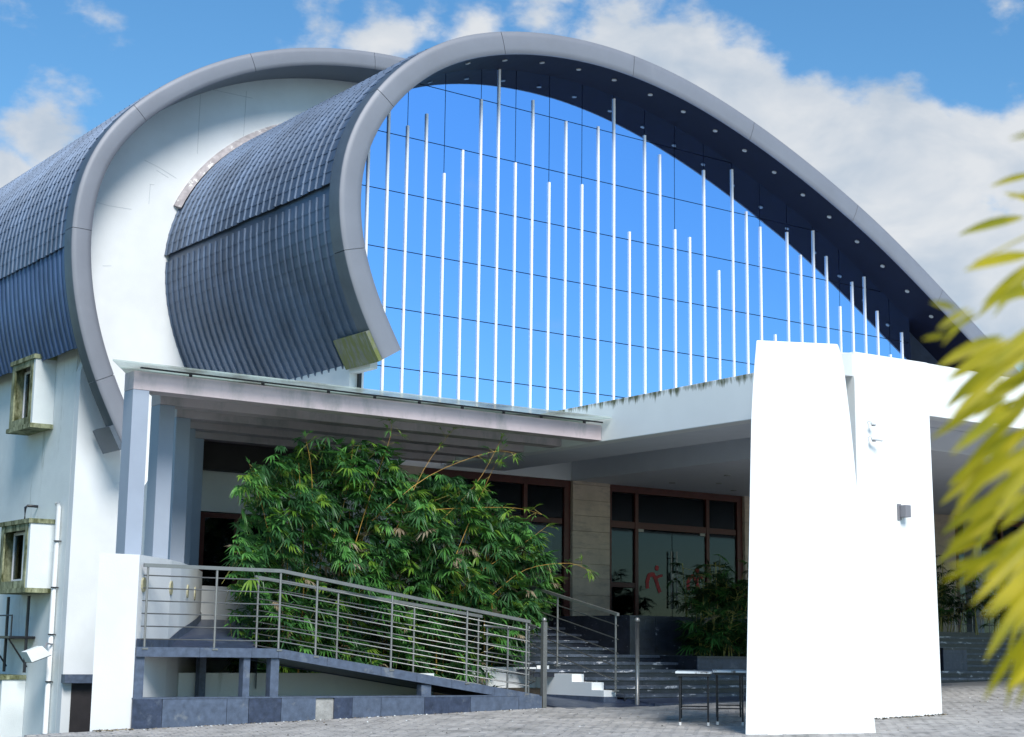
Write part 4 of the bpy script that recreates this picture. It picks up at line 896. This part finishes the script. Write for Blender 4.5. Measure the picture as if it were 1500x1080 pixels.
# canes
def cane(pts, r0, r1, name='cane'):
    P = [Vector(p) for p in pts]; Q = []
    for k in range(len(P)-1):
        for s in range(4): Q.append(P[k].lerp(P[k+1], s/4))
    Q.append(P[-1])
    for _ in range(3): Q = [Q[0]]+[(Q[k-1]+Q[k]*2+Q[k+1])/4 for k in range(1, len(Q)-1)]+[Q[-1]]
    b = MB(); b.tube(Q, r0, 6, r1); ob(name, b, 'cane', bam, smooth=True); return Q
for k in range(30):
    x = random.uniform(12.2, 16.3); y = random.uniform(22.5, 23.6); h = random.uniform(1.6, 3.0) if x < 15 else random.uniform(.8, 2.0)
    cane([(x, y, -.7), (x+random.uniform(-.1, .1), y-.05, h*.5-.3), (x+random.uniform(-.5, .6), y-random.uniform(.0, .4), h)], random.uniform(.011, .019), .005)
shoots = [[(13.3, 22.6, 1.2), (13.6, 22.35, 2.6), (13.9, 22.25, 3.5), (13.75, 22.2, 3.7)], [(14.0, 22.5, 1.6), (14.6, 22.4, 3.0), (15.1, 22.3, 3.62)], [(13.6, 22.4, 2.0), (14.6, 22.3, 2.85), (15.9, 22.2, 3.35), (16.3, 22.15, 3.30)],
          [(14.6, 22.4, 1.8), (15.6, 22.3, 2.7), (16.0, 22.2, 3.5)], [(13.9, 22.4, 2.15), (15.2, 22.3, 2.32), (16.4, 22.2, 2.40), (16.9, 22.2, 2.30)], [(15.2, 22.4, 1.4), (15.5, 22.3, 2.2), (15.9, 22.2, 3.1)],
          [(16.0, 22.4, .9), (16.6, 22.3, 1.4), (17.5, 22.1, 1.52), (17.9, 22.1, 1.36)], [(15.6, 22.4, 1.2), (16.6, 22.3, 1.8), (17.0, 22.2, 2.1)], [(12.6, 22.5, 1.8), (12.5, 22.4, 2.8), (12.3, 22.3, 3.25)], [(13.0, 22.6, 1.6), (13.15, 22.4, 2.4), (13.2, 22.35, 3.2)],
          [(11.9, 22.5, 1.5), (11.6, 22.4, 2.3), (11.35, 22.3, 2.75)]]
for S in shoots:
    Q = cane(S, .0065, .002); lv.mi = 2
    for q in Q[6:]:
        for _ in range(2):
            if random.random() < .8:
                lv.mi = random.choice((1, 2, 2)); d = Vector((random.uniform(-1, 1), random.uniform(-1, .2), random.uniform(-.6, .8))).normalized(); e = q+d*random.uniform(.04, .16)
                tw.tube([tuple(q), tuple(e)], .0025, 3); fan(lv, e, d, random.randint(2, 4), random.uniform(.13, .22), .024, .5, .3)
    fan(lv, Q[-1], (Q[-1]-Q[-3]), 4, .2, .025, .7, .3)
ob('foliage', lv, ['leaf_a', 'leaf_b', 'leaf_c', 'leaf_d'], bam, kind='stuff'); ob('twig', tw, 'twig', bam, kind='stuff')

# ------------------------------------------------------------------ FOLDING TABLES
def table(x0, y0, ln, wd, h, ang, label, stain):
    zg = gz(x0, y0)+.02; t = thing('folding_table', (x0, y0, zg), label, 'table', 'folding tables before the steps'); c, s = math.cos(ang), math.sin(ang)
    T = lambda u, v, z: (x0+c*u-s*v, y0+s*u+c*v, zg+z)
    b = MB(); b.hexa([T(0, 0, h-.028), T(ln, 0, h-.028), T(ln, wd, h-.028), T(0, wd, h-.028), T(0, 0, h), T(ln, 0, h), T(ln, wd, h), T(0, wd, h)]); ob('tabletop', b, 'tabletop', t, bevel=.004)
    b = MB(); e = .02
    for (u0, v0, u1, v1) in ((e, e, ln-e, e+.02), (e, wd-e-.02, ln-e, wd-e), (e, e+.02, e+.02, wd-e-.02), (ln-e-.02, e+.02, ln-e, wd-e-.02)):
        b.hexa([T(u0, v0, h-.065), T(u1, v0, h-.065), T(u1, v1, h-.065), T(u0, v1, h-.065), T(u0, v0, h-.03), T(u1, v0, h-.03), T(u1, v1, h-.03), T(u0, v1, h-.03)])
    ob('apron_frame', b, 'black', t)
    for u in (.06, ln-.06):
        for v in (.06, wd-.06):
            b = MB(); b.tube([T(u, v, .03), T(u, v, h-.06)], .0135, 8); lg = ob('leg', b, 'black', t)
            b = MB(); b.tube([T(u, v, 0), T(u, v, .045)], .018, 8); ob('foot_cap', b, 'whitecap', lg)
        b = MB(); b.tube([T(u, .06, .22), T(u, wd-.06, .22)], .009, 6); ob('stretcher', b, 'black', t)
    b = MB(); b.tube([T(.06, wd-.06, .24), T(ln-.06, wd-.06, .24)], .009, 6); ob('stretcher', b, 'black', t)
    return t
table(15.453, 16.455, 1.25, .50, .72, R(47), 'left of the two narrow folding tables, its pale top half dark with stains', 0)
table(15.90, 16.25, 1.60, .46, .73, R(47), 'right folding table partly hidden behind the white buttress, clean pale top', 1)

# ------------------------------------------------------------------ details on the left side wall
SXW = 13.04
def win_box(y0, y1, z0, z1, p, label):
    t = thing('window_box', (SXW-p, y0, z0), label, 'window box', 'projecting window boxes on the side wall'); x0 = SXW-p
    bx('front_cheek', x0+.02, SXW-.003, y0, y0+.12, z0+.10, z1-.10, 'white_dirty', t); bx('back_cheek', x0+.02, SXW-.003, y1-.12, y1, z0+.10, z1-.10, 'moss', t)
    bx('hood', x0-.03, SXW-.003, y0-.03, y1+.03, z1-.098, z1, 'moss', t); bx('sill', x0-.03, SXW-.003, y0-.03, y1+.03, z0, z0+.098, 'moss', t)
    b = MB(); b.box(x0, x0+.04, y0+.122, y0+.26, z0+.10, z1-.10); b.box(x0, x0+.04, y1-.26, y1-.122, z0+.10, z1-.10); b.box(x0, x0+.04, y0+.26, y1-.26, z1-.24, z1-.10); b.box(x0, x0+.04, y0+.26, y1-.26, z0+.10, z0+.26); ob('mossy_surround', b, 'moss', t)
    xf = x0+.22; b = MB(); a0, a1 = y0+.262, y1-.262
    for (ya, yb, za, zb) in ((a0, a0+.05, z0+.262, z1-.242), (a1-.05, a1, z0+.262, z1-.242), (a0+.05, a1-.05, z1-.30, z1-.242), (a0+.05, a1-.05, z0+.262, z0+.32), ((a0+a1)/2-.03, (a0+a1)/2+.03, z0+.32, z1-.30)): b.box(xf, xf+.05, ya, yb, za, zb)
    f_ = ob('window_frame', b, 'fin', t)
    for ya, yb in ((a0+.052, (a0+a1)/2-.032), ((a0+a1)/2+.032, a1-.052)): bx('window_pane', xf+.02, xf+.03, ya, yb, z0+.322, z1-.302, 'win_glass', f_)
    bx('reveal', x0+.3, SXW-.01, y0+.14, y1-.14, z0+.11, z1-.11, 'white', t)
    return t
win_box(35.29, 36.8, 4.76, 6.42, .50, 'upper projecting window box with mossy edges at the eaves')
win_box(34.74, 36.6, 1.10, 2.70, .58, 'lower projecting window box beside the white drain pipe')
win_box(36.0, 38.2, -2.6, -.68, .55, 'bottom left projecting white box with mossy ledge')
t = thing('drain_pipe', (12.95, 34.45, -4), 'white plastic drain pipe with black clips running down the corner wall', 'pipe')
b = MB(); b.tube([(12.96, 34.42, -4), (12.96, 34.42, 2.95), (12.92, 34.42, 3.05)], .055, 12); ob('pipe_run', b, 'white', t, smooth=True)
for z in (2.2, 1.2, .2, -.8, -1.9):
    b = MB(); b.tube([(12.96, 34.42, z), (12.96, 34.42, z+.025)], .064, 12); b.box(12.88, 13.04, 34.34, 34.36, z, z+.02); ob('clip', b, 'black', t)
t = thing('floodlight', (12.85, 34.3, -.2), 'tilted square floodlight fixed to the pipe near the corner', 'lamp')
b = MB(); b.tube([(12.98, 34.35, .0), (12.80, 34.2, .02), (12.70, 34.1, -.12)], .02, 6); ob('arm', b, 'grey_plastic', t)
c0 = Vector((12.52, 34.1, -.20)); ax_ = [Vector((.21, 0, .08)), Vector((0, .2, 0)), Vector((-.08, 0, .10))]
b = MB(); b.hexa([c0-ax_[0]-ax_[1]-ax_[2], c0+ax_[0]-ax_[1]-ax_[2], c0+ax_[0]+ax_[1]-ax_[2], c0-ax_[0]+ax_[1]-ax_[2], c0-ax_[0]*.8-ax_[1]*.8+ax_[2], c0+ax_[0]*.8-ax_[1]*.8+ax_[2], c0+ax_[0]*.8+ax_[1]*.8+ax_[2], c0-ax_[0]*.8+ax_[1]*.8+ax_[2]])
ob('housing', b, 'white_dirty', t, bevel=.01)
dn = -ax_[2].normalized()*.012; q0 = c0-ax_[2]; b = MB()
b.hexa([q0-ax_[0]*.95-ax_[1]*.95+dn, q0+ax_[0]*.95-ax_[1]*.95+dn, q0+ax_[0]*.95+ax_[1]*.95+dn, q0-ax_[0]*.95+ax_[1]*.95+dn, q0-ax_[0]*.95-ax_[1]*.95, q0+ax_[0]*.95-ax_[1]*.95, q0+ax_[0]*.95+ax_[1]*.95, q0-ax_[0]*.95+ax_[1]*.95]); ob('lens', b, 'black', t)
t = thing('wall_bracket', (12.6, 35.6, -.6), 'black iron bracket shelf with stained legs at the left edge', 'bracket')
b = MB(); b.box(12.45, 13.03, 35.55, 37.3, .12, .17); ob('shelf', b, 'black', t)
for y in (35.6, 36.9):
    b = MB(); b.tube([(12.85, y, -.62), (12.85, y, 1.05)], .035, 6); b.tube([(12.9, y, -.5), (12.45, y, .12)], .02, 6); b.tube([(12.5, y, .13), (13.03, y, .13)], .02, 6); ob('strut', b, 'black', t)
b = MB(); b.tube([(12.5, 35.6, .62), (12.5, 37.3, .62)], .018, 6); b.tube([(12.5, 35.6, .13), (12.5, 35.6, .62)], .018, 6); ob('rail', b, 'black', t)
t = thing('roof_pipe', (12.75, 36.2, 2.7), 'short black bent pipe rising from the lower window box', 'pipe')
b = MB(); b.tube([(12.75, 35.9, 2.68), (12.75, 35.9, 3.02), (12.80, 35.9, 3.06), (13.03, 35.9, 3.06)], .03, 8); ob('pipe_run', b, 'black', t, smooth=True)

# ------------------------------------------------------------------ glimpse right of the pillar: window, railing grid
t = thing('side_railing', (32, 25.6, .5), 'thin steel grid railing in the shade right of the pillar', 'railing')
for k in range(12):
    b = MB(); b.tube([(32.0+.33*k, 25.6, .5), (32.0+.33*k, 25.6, 1.45)], .014, 6); ob('post', b, 'steel', t)
for z in (.75, .95, 1.15, 1.35, 1.45):
    b = MB(); b.tube([(31.9, 25.6, z), (35.9, 25.6, z)], .011, 6); ob('rail', b, 'steel', t)
f3 = frame('window_frame', [35.9, 37.6, 39.3], [(34.1, 41, 2.95, .12), (34.1, 41, 1.3, .09)], 34.0, 41.2, .55, 3.57, YG)
for xa, xb in ((34.12, 35.85), (35.95, 37.55), (37.65, 39.25), (39.35, 41.0)): bx('window_pane', xa, xb, YG-.008, YG+.004, .6, 3.4, 'door_glass', f3)
for xa, xb in ((27.3, 34.0), (41.2, 44)): bx('front_wall', xa, xb, YG-.04, YG+.25, .45, 3.57, 'trav', front)
bx('side_pier', 33.2, 33.5, 25.9, 26.2, .5, 3.56, 'column', can)

# dry leaves, grit and mortar crumbs along the wall feet and over the paving
b = MB()
def crumb(x, y, s, mi):
    b.mi = mi; z = gz(x, y)+.016; a0 = random.uniform(0, 6.28); P = [(x+s*math.cos(a0+k*1.257)*random.uniform(.5, 1), y+s*math.sin(a0+k*1.257)*random.uniform(.5, 1)) for k in range(5)]; i = len(b.v)
    b.v += [(p, q, z) for p, q in P]+[(x, y, z+s*random.uniform(.3, .7))]
    for k in range(5): b.f.append((i+k, i+(k+1) % 5, i+5)); b.m.append(mi)
for k in range(260):
    u = random.random(); x = 8.9+6.6*u; crumb(x, 20.37-abs(random.gauss(0, .10)), random.uniform(.006, .022), random.choice((2, 0, 1, 1)))
for k in range(160): crumb(random.uniform(17.95, 19.8), 16.09-abs(random.gauss(0, .06)), random.uniform(.008, .035), random.choice((2, 1, 1)))
for k in range(120): crumb(random.uniform(8.3, 8.85), 20.42-abs(random.gauss(0, .07)), random.uniform(.008, .03), random.choice((1, 2)))
for k in range(220):
    x, y = random.uniform(9, 25), random.uniform(14, 20); crumb(x, y, random.uniform(.006, .022), random.choice((0, 1, 2)))
ob('grit', b, ['white_dirty', 'soil', 'leaf_d'], court, kind='stuff')

# ------------------------------------------------------------------ FOREGROUND: out-of-focus leaves of a nearby tree
fr = thing('tree_branch', (2.9, 2.2, .3), 'blurred yellow-green leafy branch hanging in close from the right edge', 'branch')
def cam_pt(px, py, dist):
    v = RIGHT*((px-750)/2380)+DOWN*((py-540)/2380)+FWD; return v*dist
TIPS = [((1450, 277), (1516, 255), 13), ((1478, 208), (1530, 196), 12), ((1403, 349), (1500, 318), 20), ((1470, 285), (1530, 300), 14), ((1412, 402), (1515, 372), 26), ((1430, 470), (1505, 398), 20),
        ((1362, 444), (1402, 452), 14), ((1372, 486), (1420, 452), 15), ((1440, 452), (1520, 420), 24), ((1372, 542), (1468, 492), 26), ((1384, 604), (1480, 520), 28), ((1395, 560), (1490, 508), 24), ((1455, 545), (1530, 470), 26),
        ((1362, 648), (1452, 588), 20), ((1392, 672), (1478, 600), 25), ((1402, 702), (1500, 628), 26), ((1376, 745), (1470, 668), 24), ((1378, 788), (1480, 716), 25), ((1372, 830), (1462, 760), 22), ((1378, 858), (1480, 800), 24),
        ((1402, 866), (1500, 780), 25), ((1420, 894), (1510, 812), 24), ((1446, 872), (1516, 760), 24), ((1420, 770), (1510, 680), 26), ((1430, 720), (1520, 650), 26), ((1455, 640), (1530, 560), 28), ((1440, 600), (1520, 540), 28),
        ((1446, 912), (1512, 840), 22), ((1442, 975), (1508, 868), 23), ((1440, 1032), (1500, 930), 22), ((1458, 935), (1520, 850), 20), ((1474, 1020), (1530, 930), 22), ((1480, 1015), (1540, 950), 20), ((1470, 830), (1540, 760), 26),
        ((1388, 715), (1440, 672), 18), ((1400, 620), (1470, 570), 22), ((1476, 700), (1550, 620), 28), ((1480, 560), (1550, 510), 28), ((1350, 500), (1385, 492), 10), ((1390, 805), (1450, 770), 18), ((1462, 780), (1536, 716), 26)]
TIPS += [((a_[0]+random.uniform(4, 34), a_[1]+random.uniform(-26, 30)), (c_[0]+random.uniform(0, 30), c_[1]+random.uniform(-26, 20)), w_*random.uniform(.6, .9)) for rep in (0, 1) for a_, c_, w_ in TIPS if a_[1] > 430 and a_[0] > 1365]
for k, (tp, bs, wpx) in enumerate(TIPS):
    d0 = 2.5+random.uniform(-.35, .35); a = cam_pt(*tp, d0+random.uniform(-.08, .02)); c = cam_pt(*bs, d0); wd = wpx*.72/2380*d0; d = a-c; ln = d.length; dn_ = d.normalized()
    nrm_ = (FWD*-1+rvec()*.45).normalized(); s = dn_.cross(nrm_).normalized(); n_ = s.cross(dn_); b = MB(); ring = []
    pr = [(0, .12), (.12, .55), (.3, .95), (.5, 1), (.7, .8), (.87, .42), (1, .02)]; sg = Vector((0, 0, -1))
    rows = []
    for u, w_ in pr:
        q = c+d*u+sg*ln*.05*math.sin(u*math.pi/1.3)*-1; rows.append((q+s*wd*.5*w_+n_*wd*.12*w_, q, q-s*wd*.5*w_+n_*wd*.12*w_))
    for (a0, a1, a2), (c0_, c1, c2) in zip(rows, rows[1:]): b.quad(a0, a1, c1, c0_); b.quad(a1, a2, c2, c1)
    ob('leaf', b, 'front_leaf', fr, smooth=True)
for P_ in ([(1560, 330), (1500, 348), (1428, 384)], [(1600, 420), (1520, 470), (1450, 520)], [(1620, 560), (1520, 640), (1440, 700)], [(1640, 700), (1540, 780), (1480, 850)], [(1640, 820), (1560, 900), (1500, 960)], [(1640, 240), (1560, 262), (1480, 290)]):
    b = MB(); b.tube([cam_pt(*p, 2.55) for p in P_], .0035, 6, .0015); ob('twig', b, 'twig', fr)
b = MB(); b.tube([cam_pt(1640, 120, 2.6), cam_pt(1630, 500, 2.6), cam_pt(1660, 900, 2.6), cam_pt(1720, 1500, 2.6)], .012, 8); ob('stem', b, 'twig', fr)
